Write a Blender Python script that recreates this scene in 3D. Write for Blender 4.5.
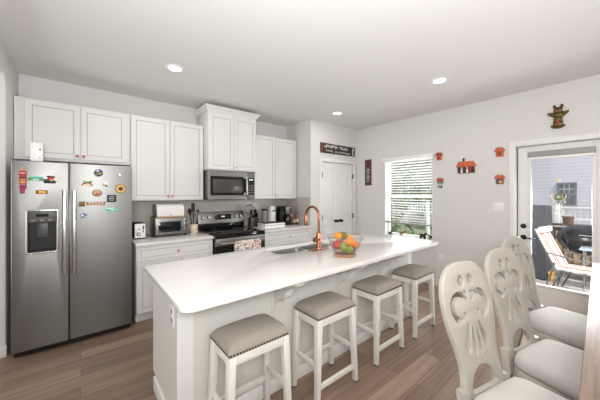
import bpy, bmesh, math, random
from mathutils import Vector, Matrix
random.seed(7)
for o in list(bpy.data.objects): bpy.data.objects.remove(o)
S = bpy.context.scene; COL = S.collection; PI = math.pi

# ------------------------------------------------------------ camera, sky, sun, large lights, exposure
cam = bpy.data.objects.new('camera', bpy.data.cameras.new('camera')); COL.objects.link(cam)
cam.location = (0, 0, 1.46); cam.rotation_euler = (PI/2, 0, -0.689)
cam.data.sensor_width = 36; cam.data.lens = 36*266/600; cam.data.shift_y = -6.3/600
cam.data.clip_start = 0.05; cam.data.clip_end = 200
S.camera = cam
W = bpy.data.worlds.new('world'); S.world = W; W.use_nodes = True
wn = W.node_tree; bg = wn.nodes['Background']
sky = wn.nodes.new('ShaderNodeTexSky'); sky.sky_type = 'NISHITA'; sky.sun_disc = False
sky.sun_elevation = math.radians(55); sky.sun_rotation = math.radians(180); sky.dust_density = 2.0
hz = wn.nodes.new('ShaderNodeMix'); hz.data_type = 'RGBA'; hz.inputs[0].default_value = .62; hz.inputs[7].default_value = (1.9, 1.9, 1.95, 1)   # hazy bright sky
wn.links.new(sky.outputs[0], hz.inputs[6]); wn.links.new(hz.outputs[2], bg.inputs[0]); bg.inputs[1].default_value = 0.72
def light(kind, name, loc, energy, color=(1, 1, 1), **kw):
    l = bpy.data.lights.new(name, kind); l.energy = energy; l.color = color
    for k, v in kw.items():
        if k not in ('rot', 'aim'): setattr(l, k, v)
    o = bpy.data.objects.new(name, l); COL.objects.link(o); o.location = loc
    if 'rot' in kw: o.rotation_euler = kw['rot']
    if 'aim' in kw: o.rotation_euler = (Vector(kw['aim'])-Vector(loc)).to_track_quat('-Z', 'Y').to_euler()
    return o
light('SUN', 'sun', (6, -8, 12), 9.0, (1, .96, .90), angle=.01, aim=(7.2, -3.2, 6.0))
# added soft fill behind the camera, sized like windows; none are modelled there
light('AREA', 'rear_fill', (1.0, -3.95, 1.45), 42, (1, .99, .975), shape='RECTANGLE', size=6.6, size_y=2.4, rot=(PI/2, 0, 0))
# added fill lights aimed up, bounced off the ceiling for flat brightness
light('AREA', 'bounce_fill', (.7, -1.3, 1.5), 115, (.985, .99, 1), shape='DISK', size=1.2, rot=(PI, 0, 0))
light('AREA', 'bounce_fill_near_camera', (-.1, -.3, 1.7), 150, (.985, .99, 1), shape='DISK', size=.8, aim=(.85, 1.1, 2.9))  # second added fill, tilted towards the kitchen ceiling
# daylight of the hall windows beyond the arched opening on the left
light('AREA', 'hall_daylight', (-2.5, 2.85, 1.4), 75, (.98, .99, 1), shape='RECTANGLE', size=1.9, size_y=1.1, rot=(0, -PI/2, 0))
# daylight arriving through the patio door and the window
light('AREA', 'door_daylight', (4.64, .48, 1.25), 190, (.98, .985, 1), shape='RECTANGLE', size=1.4, size_y=.55, aim=(2.7, .9, .25))
light('AREA', 'window_daylight', (4.62, 2.38, 1.4), 30, (.97, .98, 1), shape='RECTANGLE', size=1.3, size_y=.85, rot=(0, PI/2, 0))
S.view_settings.view_transform = 'Standard'; S.view_settings.look = 'None'
S.view_settings.gamma = 1; S.view_settings.exposure = -0.98; S.view_settings.use_curve_mapping = False

# ------------------------------------------------------------ materials
def lin(c):
    c = [x/255 for x in c]
    return tuple(x/12.92 if x <= .04045 else ((x+.055)/1.055)**2.4 for x in c)+(1,)
MATS = {}
def mat(name, rgb, rough=.5, metal=0, noise=0, nscale=8, bump=0, bscale=60, stretch=None, **kw):
    m = bpy.data.materials.new(name); m.use_nodes = True; nt = m.node_tree; p = nt.nodes['Principled BSDF']
    p.inputs['Base Color'].default_value = lin(rgb); p.inputs['Roughness'].default_value = rough
    p.inputs['Metallic'].default_value = metal
    for k, v in kw.items(): p.inputs[k.replace('_', ' ')].default_value = v
    tc = nt.nodes.new('ShaderNodeTexCoord'); mp = nt.nodes.new('ShaderNodeMapping')
    nt.links.new(tc.outputs['Object'], mp.inputs[0])
    if stretch: mp.inputs['Scale'].default_value = stretch
    n = nt.nodes.new('ShaderNodeTexNoise'); n.inputs['Scale'].default_value = nscale; n.inputs['Detail'].default_value = 4
    nt.links.new(mp.outputs[0], n.inputs['Vector'])
    mx = nt.nodes.new('ShaderNodeMix'); mx.data_type = 'RGBA'; mx.blend_type = 'MULTIPLY'
    mx.inputs[0].default_value = 1.0; mx.inputs[6].default_value = lin(rgb)
    rp = nt.nodes.new('ShaderNodeMapRange'); rp.inputs[3].default_value = 1-noise; rp.inputs[4].default_value = 1+noise*.6
    nt.links.new(n.outputs[0], rp.inputs[0]); nt.links.new(rp.outputs[0], mx.inputs[7])
    nt.links.new(mx.outputs[2], p.inputs['Base Color'])
    if bump:
        b = nt.nodes.new('ShaderNodeBump'); b.inputs['Strength'].default_value = bump; b.inputs['Distance'].default_value = .004
        n2 = nt.nodes.new('ShaderNodeTexNoise'); n2.inputs['Scale'].default_value = bscale
        nt.links.new(mp.outputs[0], n2.inputs['Vector']); nt.links.new(n2.outputs[0], b.inputs['Height'])
        nt.links.new(b.outputs[0], p.inputs['Normal'])
    MATS[name] = m; return m
def emit(name, rgb, s):
    m = bpy.data.materials.new(name); m.use_nodes = True; p = m.node_tree.nodes['Principled BSDF']
    p.inputs['Base Color'].default_value = (0.8, .8, .8, 1); p.inputs['Emission Color'].default_value = lin(rgb)
    p.inputs['Emission Strength'].default_value = s; MATS[name] = m; return m
def glass(name, rgb=(255, 255, 255), gloss=.06):
    m = bpy.data.materials.new(name); m.use_nodes = True; nt = m.node_tree; nt.nodes.clear()
    out = nt.nodes.new('ShaderNodeOutputMaterial'); mx = nt.nodes.new('ShaderNodeMixShader'); mx.inputs[0].default_value = gloss
    t = nt.nodes.new('ShaderNodeBsdfTransparent'); t.inputs[0].default_value = lin(rgb)
    g = nt.nodes.new('ShaderNodeBsdfGlossy'); g.inputs['Roughness'].default_value = .03
    nt.links.new(t.outputs[0], mx.inputs[1]); nt.links.new(g.outputs[0], mx.inputs[2]); nt.links.new(mx.outputs[0], out.inputs[0])
    MATS[name] = m; return m
def planks(name, c1, c2, c3, length, width, rough, gap=(40, 32, 28), rot=0, grain=.5, spec=.5):
    m = bpy.data.materials.new(name); m.use_nodes = True; nt = m.node_tree; L = nt.links.new; p = nt.nodes['Principled BSDF']
    tc = nt.nodes.new('ShaderNodeTexCoord'); mp = nt.nodes.new('ShaderNodeMapping'); mp.inputs['Rotation'].default_value = (0, 0, rot)
    L(tc.outputs['Object'], mp.inputs[0])
    br = nt.nodes.new('ShaderNodeTexBrick'); br.offset = .37; br.inputs['Scale'].default_value = 1
    br.inputs['Brick Width'].default_value = length; br.inputs['Row Height'].default_value = width
    br.inputs['Mortar Size'].default_value = .0016; br.inputs['Mortar Smooth'].default_value = .2
    br.inputs['Color1'].default_value = (0, 0, 0, 1); br.inputs['Color2'].default_value = (1, 1, 1, 1); br.inputs['Mortar'].default_value = (.5, .5, .5, 1)
    L(mp.outputs[0], br.inputs['Vector'])
    st = nt.nodes.new('ShaderNodeMapping'); st.inputs['Scale'].default_value = (1.1, 26, 1); L(mp.outputs[0], st.inputs[0])
    off = nt.nodes.new('ShaderNodeVectorMath'); off.operation = 'ADD'
    sc = nt.nodes.new('ShaderNodeVectorMath'); sc.operation = 'SCALE'; sc.inputs['Scale'].default_value = 37
    L(br.outputs['Color'], sc.inputs[0]); L(st.outputs[0], off.inputs[0]); L(sc.outputs[0], off.inputs[1])
    n = nt.nodes.new('ShaderNodeTexNoise'); n.inputs['Scale'].default_value = 1.4; n.inputs['Detail'].default_value = 8; n.inputs['Roughness'].default_value = .65
    L(off.outputs[0], n.inputs['Vector'])
    mm = nt.nodes.new('ShaderNodeMix'); mm.data_type = 'FLOAT'; mm.inputs[0].default_value = grain
    L(br.outputs['Color'], mm.inputs[2]); L(n.outputs[0], mm.inputs[3])
    cr = nt.nodes.new('ShaderNodeValToRGB'); e = cr.color_ramp.elements
    e[0].position = .22; e[0].color = lin(c1); e[1].position = .78; e[1].color = lin(c3); k = e.new(.5); k.color = lin(c2)
    L(mm.outputs[0], cr.inputs[0])
    gp = nt.nodes.new('ShaderNodeMix'); gp.data_type = 'RGBA'; L(br.outputs['Fac'], gp.inputs[0]); L(cr.outputs[0], gp.inputs[6]); gp.inputs[7].default_value = lin(gap)
    L(gp.outputs[2], p.inputs['Base Color']); p.inputs['Roughness'].default_value = rough; p.inputs['Specular IOR Level'].default_value = spec
    b = nt.nodes.new('ShaderNodeBump'); b.inputs['Strength'].default_value = .12; b.inputs['Distance'].default_value = .003
    L(n.outputs[0], b.inputs['Height']); L(b.outputs[0], p.inputs['Normal'])
    MATS[name] = m; return m
def bricks(name, c1, c2, mortar, bw, rh, axes, rough=.3, ms=.002):
    m = bpy.data.materials.new(name); m.use_nodes = True; nt = m.node_tree; L = nt.links.new; p = nt.nodes['Principled BSDF']
    tc = nt.nodes.new('ShaderNodeTexCoord'); sp = nt.nodes.new('ShaderNodeSeparateXYZ'); cb = nt.nodes.new('ShaderNodeCombineXYZ')
    L(tc.outputs['Object'], sp.inputs[0]); L(sp.outputs[axes[0]], cb.inputs[0]); L(sp.outputs[axes[1]], cb.inputs[1])
    br = nt.nodes.new('ShaderNodeTexBrick'); br.inputs['Scale'].default_value = 1; br.inputs['Brick Width'].default_value = bw
    br.inputs['Row Height'].default_value = rh; br.inputs['Mortar Size'].default_value = ms
    br.inputs['Color1'].default_value = lin(c1); br.inputs['Color2'].default_value = lin(c2); br.inputs['Mortar'].default_value = lin(mortar)
    L(cb.outputs[0], br.inputs['Vector']); L(br.outputs['Color'], p.inputs['Base Color']); p.inputs['Roughness'].default_value = rough
    MATS[name] = m; return m

mat('wall', (216, 214, 211), .75, noise=.012, bump=.05, bscale=220)
mat('ceiling', (230, 229, 226), .85, noise=.01)
mat('trim', (228, 227, 224), .4)
mat('cabinet', (226, 225, 221), .38, noise=.008)
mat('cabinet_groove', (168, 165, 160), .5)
mat('gap_dark', (38, 36, 34), .7)
mat('steel', (138, 137, 135), .42, 1, noise=.05, nscale=6, stretch=(40, 40, 1))
mat('sink_steel', (205, 204, 201), .38, 1)
mat('steel_dark', (120, 118, 115), .35, 1, noise=.05, nscale=6)
mat('steel_handle', (214, 213, 210), .24, 1)
mat('wire', (150, 143, 134), .5, .3)
mat('chrome', (220, 220, 220), .12, 1)
mat('black_gloss', (14, 14, 15), .08)
mat('black_matte', (22, 22, 22), .5)
mat('black_metal', (26, 25, 24), .38, .6)
mat('grey_plastic', (78, 78, 77), .4)
mat('window_film', (66, 65, 63), .25)
mat('grey_light', (150, 149, 146), .45)
mat('copper', (158, 102, 78), .26, 1, noise=.06, nscale=14)
mat('rose_copper', (205, 142, 112), .3, .85)
mat('quartz', (224, 221, 217), .13, noise=.035, nscale=70)
mat('stool_paint', (224, 221, 213), .45, noise=.03, nscale=12)
mat('stool_fabric', (146, 138, 128), .85, noise=.07, nscale=50, bump=.25, bscale=500)
mat('nail', (62, 50, 40), .35, .8)
mat('chair_paint', (184, 178, 168), .38, .05, noise=.04, nscale=9)
mat('chair_fabric', (194, 190, 185), .8, noise=.06, nscale=14, bump=.12, bscale=300)
mat('island_paint', (212, 210, 203), .55, noise=.01)
mat('white_plastic', (240, 239, 236), .35)
mat('white_gloss', (238, 236, 232), .15)
mat('bronze', (92, 74, 40), .4, .7, noise=.3, nscale=60)
mat('terracotta', (196, 98, 62), .7, noise=.2, nscale=60)
mat('rust', (150, 66, 44), .7, noise=.25, nscale=60)
mat('sign_black', (52, 50, 47), .7, noise=.15, nscale=30)
mat('sign_red', (120, 52, 44), .6, noise=.25, nscale=30)
mat('chalk', (228, 224, 216), .7)
for n, c in dict(red=(186, 40, 40), magenta=(150, 34, 84), teal=(96, 178, 160), aqua=(160, 210, 196), orange=(240, 140, 32), orange_deep=(232, 112, 22), yellow=(240, 176, 50),
                 green=(120, 138, 40), olive=(112, 104, 40), leaf=(84, 132, 60), blue=(52, 84, 150), navy=(32, 40, 70), brown=(120, 82, 54), tan=(196, 160, 112), cream=(232, 222, 200),
                 apple=(176, 48, 44), plum=(98, 62, 84), pink=(222, 150, 150), black=(24, 22, 22), white=(238, 236, 232), grey=(140, 138, 134)).items():
    mat('c_'+n, c, .5, noise=.08, nscale=40)
mat('wood_base', (158, 116, 78), .5, noise=.2, nscale=20, stretch=(1, 8, 1))
mat('wood_light', (196, 156, 108), .5, noise=.2, nscale=12, stretch=(1, 10, 10))
planks('floor_wood', (96, 77, 63), (132, 108, 91), (166, 142, 124), 1.22, .145, .40, gap=(70, 55, 47), grain=.72)
planks('table_wood', (84, 68, 57), (134, 115, 101), (186, 170, 155), 2.6, .16, .45, gap=(64, 52, 44), grain=.85)
planks('deck_wood', (200, 194, 188), (212, 208, 202), (224, 220, 214), 3.6, .14, .7, gap=(110, 104, 98), rot=PI/2)
bricks('tile', (192, 186, 178), (184, 178, 170), (204, 199, 192), .30, .10, (0, 2), .28)
bricks('tile_side', (192, 186, 178), (184, 178, 170), (204, 199, 192), .30, .10, (1, 2), .28)
bricks('siding', (222, 216, 228), (225, 219, 230), (176, 176, 192), 8, .16, (1, 2), .7, .006)
mat('slat', (238, 237, 233), .45)
mat('deck_brown', (112, 84, 70), .7, noise=.15, nscale=12)
mat('vinyl_white', (240, 240, 240), .5)
mat('sling', (240, 236, 230), .8); mat('sling_stripe', (204, 76, 44), .8)
mat('cover', (66, 68, 74), .75, noise=.25, nscale=9, bump=.6, bscale=14)
mat('grill_black', (34, 34, 36), .12)
mat('table_glass', (196, 220, 226), .1)
mat('grass', (140, 150, 116), .9, noise=.3, nscale=4)
mat('foliage', (126, 144, 104), .85, noise=.45, nscale=30)
mat('bark', (86, 66, 50), .9, noise=.3, nscale=20)
mat('far_wall', (206, 200, 190), .8); mat('far_roof', (112, 104, 100), .8, noise=.2, nscale=10)
mat('window_grey', (96, 100, 108), .25)
mat('sash_grey', (120, 122, 130), .5)
glass('pane'); glass('pot_glass', (210, 205, 198), .12)
emit('lamp_disc', (255, 246, 232), 14)
emit('display', (150, 210, 220), .6)
# dish towel: small floral print
m = mat('towel', (236, 228, 222), .9, bump=.2, bscale=400); nt = m.node_tree
vo = nt.nodes.new('ShaderNodeTexVoronoi'); vo.inputs['Scale'].default_value = 62; tc = nt.nodes.new('ShaderNodeTexCoord'); nt.links.new(tc.outputs['Object'], vo.inputs['Vector'])
cr = nt.nodes.new('ShaderNodeValToRGB'); cr.color_ramp.interpolation = 'CONSTANT'; el = cr.color_ramp.elements
el[0].color = lin((232, 226, 220)); el[1].position = .34; el[1].color = lin((214, 128, 116))
for ps, c in ((.46, (236, 230, 224)), (.58, (150, 168, 160)), (.68, (206, 130, 124)), (.78, (238, 232, 226)), (.9, (120, 120, 128))): e = el.new(ps); e.color = lin(c)
sp = nt.nodes.new('ShaderNodeSeparateColor'); nt.links.new(vo.outputs['Color'], sp.inputs[0]); nt.links.new(sp.outputs[0], cr.inputs[0])
nt.links.new(cr.outputs[0], nt.nodes['Principled BSDF'].inputs['Base Color'])

# ------------------------------------------------------------ mesh helpers
def root_loc(o):
    while o.parent: o = o.parent
    return o.location if abs(o.rotation_euler.z) < 1e-9 else Vector((0, 0, 0))
class B:
    def __init__(s): s.bm = bmesh.new(); s.mats = []; s.cur = 0
    def m(s, name):
        if name not in s.mats: s.mats.append(name)
        s.cur = s.mats.index(name); return s
    def _fin(s, n0):
        ly = s.bm.faces.layers.int.get('made') or s.bm.faces.layers.int.new('made')
        for f in s.bm.faces:
            if not f[ly]: f[ly] = 1; f.material_index = s.cur
        return s
    def box(s, a, b, bev=0, seg=2, rot=None, piv=None):
        n0 = len(s.bm.faces)
        a, b = [min(p, q) for p, q in zip(a, b)], [max(p, q) for p, q in zip(a, b)]
        vs = [s.bm.verts.new((x, y, z)) for x in (a[0], b[0]) for y in (a[1], b[1]) for z in (a[2], b[2])]
        fs = [s.bm.faces.new([vs[i] for i in q]) for q in ((0, 1, 3, 2), (4, 6, 7, 5), (0, 4, 5, 1), (2, 3, 7, 6), (0, 2, 6, 4), (1, 5, 7, 3))]
        if rot:
            c = Vector(piv or [(p+q)/2 for p, q in zip(a, b)])
            bmesh.ops.rotate(s.bm, verts=vs, cent=c, matrix=rot)
        if bev:
            es = list({e for f in fs for e in f.edges})
            bmesh.ops.bevel(s.bm, geom=es, offset=min(bev, .49*min(q-p for p, q in zip(a, b))), segments=seg, affect='EDGES', profile=.5)
        return s._fin(n0)
    def hexa(s, pts, bev=0):   # eight points: bottom ring of four then top ring of four
        n0 = len(s.bm.faces); v = [s.bm.verts.new(p) for p in pts]
        fs = [s.bm.faces.new([v[i] for i in q]) for q in ((3, 2, 1, 0), (4, 5, 6, 7), (0, 1, 5, 4), (1, 2, 6, 5), (2, 3, 7, 6), (3, 0, 4, 7))]
        if bev: bmesh.ops.bevel(s.bm, geom=list({e for f in fs for e in f.edges}), offset=bev, segments=2, affect='EDGES', profile=.5)
        return s._fin(n0)
    def bar(s, p, q, w, h, bev=0, up=(0, 0, 1)):
        p, q = Vector(p), Vector(q); d = (q-p).normalized(); u = Vector(up)
        x = d.cross(u)
        if x.length < 1e-4: x = d.cross(Vector((0, 1, 0)))
        x.normalize(); y = x.cross(d).normalized(); x *= w/2; y *= h/2
        return s.hexa([p-x-y, p+x-y, p+x+y, p-x+y, q-x-y, q+x-y, q+x+y, q-x+y], bev)
    def ring(s, c, x, y, r, n): return [s.bm.verts.new(c+x*(r*math.cos(2*PI*i/n))+y*(r*math.sin(2*PI*i/n))) for i in range(n)]
    def tube(s, pts, r, n=8, cap=True, closed=False):
        n0 = len(s.bm.faces); pts = [Vector(p) for p in pts]; N = len(pts); rs = r if isinstance(r, (list, tuple)) else [r]*N
        rings = []; px = None
        for i, p in enumerate(pts):
            if closed: d = (pts[(i+1) % N]-pts[i-1]).normalized()
            else: d = (pts[min(i+1, N-1)]-pts[max(i-1, 0)]).normalized()
            if px is None: px = d.orthogonal().normalized()
            px = (px-d*px.dot(d)).normalized(); rings.append(s.ring(p, px, d.cross(px), rs[i], n))
        for i in range(N if closed else N-1):
            a, b = rings[i], rings[(i+1) % N]
            for k in range(n): s.bm.faces.new((a[k], a[(k+1) % n], b[(k+1) % n], b[k]))
        if cap and not closed: s.bm.faces.new(rings[0][::-1]); s.bm.faces.new(rings[-1])
        return s._fin(n0)
    def cyl(s, p, q, r, r2=None, n=20): return s.tube([p, q], [r, r if r2 is None else r2], n)
    def lathe(s, prof, c=(0, 0, 0), n=24, ax=None, loop=False):
        n0 = len(s.bm.faces); c = Vector(c); X, Y, Z = ax or (Vector((1, 0, 0)), Vector((0, 1, 0)), Vector((0, 0, 1)))
        X, Y, Z = Vector(X), Vector(Y), Vector(Z); rings = []
        for r, z in prof:
            rings.append([s.bm.verts.new(c+Z*z)] if r < 1e-6 else s.ring(c+Z*z, X, Y, r, n))
        for a, b in zip(rings, rings[1:]+rings[:1] if loop else rings[1:]):
            for k in range(n):
                k2 = (k+1) % n
                if len(a) == 1 and len(b) == 1: continue
                if len(a) == 1: s.bm.faces.new((a[0], b[k2], b[k]))
                elif len(b) == 1: s.bm.faces.new((a[k], a[k2], b[0]))
                else: s.bm.faces.new((a[k], a[k2], b[k2], b[k]))
        if len(rings[0]) > 1 and not loop: s.bm.faces.new(rings[0][::-1])
        if len(rings[-1]) > 1 and not loop: s.bm.faces.new(rings[-1])
        return s._fin(n0)
    def ball(s, c, r, n=16, sq=None):
        R = r if isinstance(r, (tuple, list)) else (r, r, r); n0 = len(s.bm.faces)
        d = bmesh.ops.create_uvsphere(s.bm, u_segments=n, v_segments=max(6, n*2//3), radius=1)
        for v in d['verts']: v.co = Vector((v.co.x*R[0]+c[0], v.co.y*R[1]+c[1], v.co.z*R[2]+c[2]))
        return s._fin(n0)
    def prism(s, pts, f0, f1, bev=0):   # pts 2D; f0/f1 map a 2D point to 3D on each face
        n0 = len(s.bm.faces); a = [s.bm.verts.new(f0(p)) for p in pts]; b = [s.bm.verts.new(f1(p)) for p in pts]; n = len(pts)
        fs = [s.bm.faces.new(a[::-1]), s.bm.faces.new(b)]+[s.bm.faces.new((a[i], a[(i+1) % n], b[(i+1) % n], b[i])) for i in range(n)]
        if bev: bmesh.ops.bevel(s.bm, geom=list(fs[0].edges)+list(fs[1].edges), offset=bev, segments=2, affect='EDGES')
        return s._fin(n0)
    def flat(s, outline, holes, thick, bev, M, res=2):  # filled 2D outline with holes, thickness along local z, placed by matrix M
        n0 = len(s.bm.faces); cu = bpy.data.curves.new('tmp', 'CURVE'); cu.dimensions = '2D'; cu.fill_mode = 'BOTH'
        for pl in [outline]+holes:
            sp = cu.splines.new('POLY'); sp.points.add(len(pl)-1); sp.use_cyclic_u = True
            for q, p in zip(sp.points, pl): q.co = (p[0], p[1], 0, 1)
        cu.extrude = thick/2-bev; cu.bevel_depth = bev; cu.bevel_resolution = res; cu.offset = -bev
        ob = bpy.data.objects.new('tmp', cu); me = bpy.data.meshes.new_from_object(ob); me.transform(M)
        v0 = len(s.bm.verts); s.bm.from_mesh(me); s.bm.verts.ensure_lookup_table(); bmesh.ops.remove_doubles(s.bm, verts=s.bm.verts[v0:], dist=1e-6); bpy.data.meshes.remove(me); bpy.data.objects.remove(ob); bpy.data.curves.remove(cu)
        return s._fin(n0)
    def surf(s, fn, nu, nv, closed_u=False):
        n0 = len(s.bm.faces); g = [[s.bm.verts.new(fn(i/nu, j/nv)) for j in range(nv+1)] for i in range(nu+(0 if closed_u else 1))]
        for i in range(nu):
            for j in range(nv):
                a, b = g[i], g[(i+1) % len(g)]; s.bm.faces.new((a[j], b[j], b[j+1], a[j+1]))
        return s._fin(n0)
    def done(s, name, parent=None, smooth=38, label=None, kind=None, loc=None):
        off = root_loc(parent) if parent else Vector(loc or (0, 0, 0))
        bmesh.ops.recalc_face_normals(s.bm, faces=s.bm.faces)
        bmesh.ops.translate(s.bm, verts=s.bm.verts, vec=-off)
        ly = s.bm.faces.layers.int.get('made')
        if ly: s.bm.faces.layers.int.remove(ly)
        me = bpy.data.meshes.new(name); s.bm.to_mesh(me); s.bm.free()
        for k in s.mats: me.materials.append(MATS[k])
        if smooth:
            me.polygons.foreach_set('use_smooth', [True]*len(me.polygons)); me.set_sharp_from_angle(angle=math.radians(smooth))
        o = bpy.data.objects.new(name, me); COL.objects.link(o)
        if parent: o.parent = parent
        elif loc: o.location = loc
        if label: o['label'] = label
        if kind: o['kind'] = kind
        return o
def tag(o, label, cat, group=None):
    o['label'] = label; o['category'] = cat
    if group: o['group'] = group
    return o
def thing(name, label, cat, loc=(0, 0, 0), rz=0, group=None):
    o = bpy.data.objects.new(name, None); o.empty_display_size = .1; COL.objects.link(o)
    o.location = loc; o.rotation_euler = (0, 0, rz); return tag(o, label, cat, group)
def copy_tree(o, parent=None):
    kids = [c for c in bpy.data.objects if c.parent == o]
    c = o.copy(); COL.objects.link(c)
    if parent: c.parent = parent
    for k in kids: copy_tree(k, c)
    return c
def struct(b, name, **k): return b.done(name, kind='structure', **k)
def arc(cx, cy, r, a0, a1, n): return [(cx+r*math.cos(math.radians(a0+(a1-a0)*i/n)), cy+r*math.sin(math.radians(a0+(a1-a0)*i/n))) for i in range(n+1)]
def rrect(x0, y0, x1, y1, r, n=6):
    return arc(x1-r, y0+r, r, -90, 0, n)+arc(x1-r, y1-r, r, 0, 90, n)+arc(x0+r, y1-r, r, 90, 180, n)+arc(x0+r, y0+r, r, 180, 270, n)

# ------------------------------------------------------------ room shell
XL, XR, YB, YF, ZC = -.52, 4.36, 4.16, -4.1, 2.76
struct(B().m('floor_wood').box((-2.7, YF-.12, -.12), (XR+.15, YB+.12, 0)), 'floor')
struct(B().m('ceiling').box((-2.7, YF-.12, ZC), (XR+.15, YB+.12, ZC+.12)), 'ceiling')
struct(B().m('wall').box((XL-.12, YB, 0), (XR+.15, YB+.12, ZC)), 'wall_back')
WY0, WY1, WZ0, WZ1 = 1.94, 2.82, .70, 2.10      # window opening
DY0, DY1, DZ1 = .055, .885, 2.07                # patio door opening
b = B().m('wall'); X0, X1 = XR, XR+.15
for y0, y1, z0, z1 in ((YF, DY0, 0, ZC), (DY0, DY1, DZ1, ZC), (DY1, WY0, 0, ZC), (WY0, WY1, 0, WZ0), (WY0, WY1, WZ1, ZC), (WY1, YB, 0, ZC)):
    b.box((X0, y0, z0), (X1, y1, z1))
struct(b, 'wall_right')
# left wall: a short stub beside the fridge, an arched opening towards the hall, then wall again
AY0, AY1, AZ = 1.2, 3.52, 2.52; ra = .12
prof = [(YF, 0), (AY0, 0), (AY0, AZ-ra)]+arc(AY0+ra, AZ-ra, ra, 180, 90, 6)+arc(AY1-ra, AZ-ra, ra, 90, 0, 6)+[(AY1, 0), (YB, 0), (YB, ZC), (YF, ZC)]
struct(B().m('wall').flat(prof, [], .12, .008, Matrix.Translation((XL-.06, 0, 0)) @ Matrix(((0, 0, 1, 0), (1, 0, 0, 0), (0, 1, 0, 0), (0, 0, 0, 1)))), 'wall_left')
struct(B().m('wall').box((-2.7, YF, 0), (-2.58, YB, ZC)).box((-2.58, YB, 0), (XL-.12, YB+.12, ZC)), 'wall_hall')
struct(B().m('wall').box((-2.7, YF-.12, 0), (XR+.15, YF, ZC)), 'wall_front')
# pantry box in the far corner
PX, PY = 3.09, 3.46
PD0, PD1, PZ = 3.352, 4.225, 2.045
struct(B().m('wall').box((PX, PY, 0), (PD0, PY+.1, ZC)).box((PD1, PY, 0), (XR, PY+.1, ZC)).box((PD0, PY, PZ), (PD1, PY+.1, ZC)), 'wall_pantry')
struct(B().m('wall').box((PX, PY+.1, 0), (PX+.1, YB, ZC)), 'wall_pantry_side')
b = B().m('trim'); cw = .065
b.box((PD0-cw, PY-.018, 0), (PD0, PY, PZ+cw), .005).box((PD1, PY-.018, 0), (PD1+cw, PY, PZ+cw), .005).box((PD0, PY-.018, PZ), (PD1, PY, PZ+cw), .005)
struct(b, 'trim_1')
def pantry_leaf(x0, x1):
    b = B().m('trim'); y = PY+.012; st = .085
    b.box((x0, y+.012, .01), (x1, y+.036, PZ-.006))
    for z0, z1 in ((.01, .2), (.84, .98), (PZ-.13, PZ-.006)): b.box((x0+st, y+.0004, z0), (x1-st, y+.014, z1), .002)
    b.box((x0, y, .01), (x0+st, y+.014, PZ-.006), .003).box((x1-st, y, .01), (x1, y+.014, PZ-.006), .003)
    for z0, z1 in ((.2, .84), (.98, PZ-.13)):
        b.hexa([(x0+st+.02, y+.0135, z0+.02), (x1-st-.02, y+.0135, z0+.02), (x1-st-.02, y+.0135, z1-.02), (x0+st+.02, y+.0135, z1-.02),
                (x0+st+.045, y+.003, z0+.045), (x1-st-.045, y+.003, z0+.045), (x1-st-.045, y+.003, z1-.045), (x0+st+.045, y+.003, z1-.045)])
    return b
xm = (PD0+PD1)/2
for i, (x0, x1, kx, hx) in enumerate(((PD0+.004, xm-.002, xm-.06, PD0+.004), (xm+.002, PD1-.004, xm+.06, PD1-.004))):
    d = struct(pantry_leaf(x0, x1), 'door_%d' % (i+2))
    k = B().m('black_metal').lathe([(0, 0), (.028, 0), (.028, .008), (.012, .012), (.011, .035), (.026, .042), (.031, .058), (.022, .072), (0, .075)], (kx, PY+.012, .945), 18, ((1, 0, 0), (0, 0, 1), (0, -1, 0)))
    if i == 1: k.bar((kx, PY-.045, .945), (kx+.06, PY-.05, .95), .008, .010, .003)
    k.done('door_knob', d)
    for hz in (.25, 1.02, 1.80):
        B().m('steel_dark').box((hx-.008, PY-.020, hz-.045), (hx+.008, PY+.012, hz+.045), .002).cyl((hx, PY-.021, hz-.05), (hx, PY-.021, hz+.05), .006, n=10).done('hinge', d)
# baseboards
def baseboard(name, x0, y0, x1, y1, t=.014, h=.105):
    b = B().m('trim').box((x0, y0, 0), (x1, y1, h), .003)
    struct(b, name)
baseboard('baseboard_right', XR-.014, DY1+.07, XR, PY)
baseboard('baseboard_right_near', XR-.014, YF, XR, DY0-.07)
baseboard('baseboard_left', XL-.13, AY1-.014, XL+.006, AY1)
baseboard('baseboard_pantry', PX, PY-.014, PD0-cw, PY)
baseboard('baseboard_pantry_right', PD1+cw, PY-.014, XR-.014, PY)
baseboard('baseboard_hall', -2.58, YF, -2.566, YB)
# backsplash tiles
struct(B().m('tile').box((.46, YB-.008, .905), (PX, YB, 1.40)), 'trim_2')
struct(B().m('tile_side').box((PX-.008, 3.48, .905), (PX, YB-.008, 1.40)), 'trim_3')

# ---- window with sashes
b = B().m('trim')
xa, xb = XR+.005, XR+.15
b.box((xa, WY0, WZ0), (xb, WY0+.012, WZ1)).box((xa, WY1-.012, WZ0), (xb, WY1, WZ1)).box((xa, WY0, WZ1-.012), (xb, WY1, WZ1))
b.box((XR-.03, WY0-.02, WZ0-.02), (xb, WY1+.02, WZ0+.006), .004)
w1 = struct(b, 'window_1')
zmid = 1.42
for nm, z0, z1, x in (('lower_sash', WZ0+.006, zmid+.02, XR+.085), ('upper_sash', zmid-.02, WZ1-.012, XR+.112)):
    s = B().m('vinyl_white'); y0, y1 = WY0+.012, WY1-.012; r = .04
    s.box((x, y0, z0), (x+.028, y0+r, z1), .003).box((x, y1-r, z0), (x+.028, y1, z1), .003).box((x, y0+r, z0), (x+.028, y1-r, z0+r), .003).box((x, y0+r, z1-r), (x+.028, y1-r, z1), .003)
    so = s.done('sash', w1)
    B().m('pane').box((x+.011, y0+r-.005, z0+r-.005), (x+.015, y1-r+.005, z1-r+.005)).done('pane', so)
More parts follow.
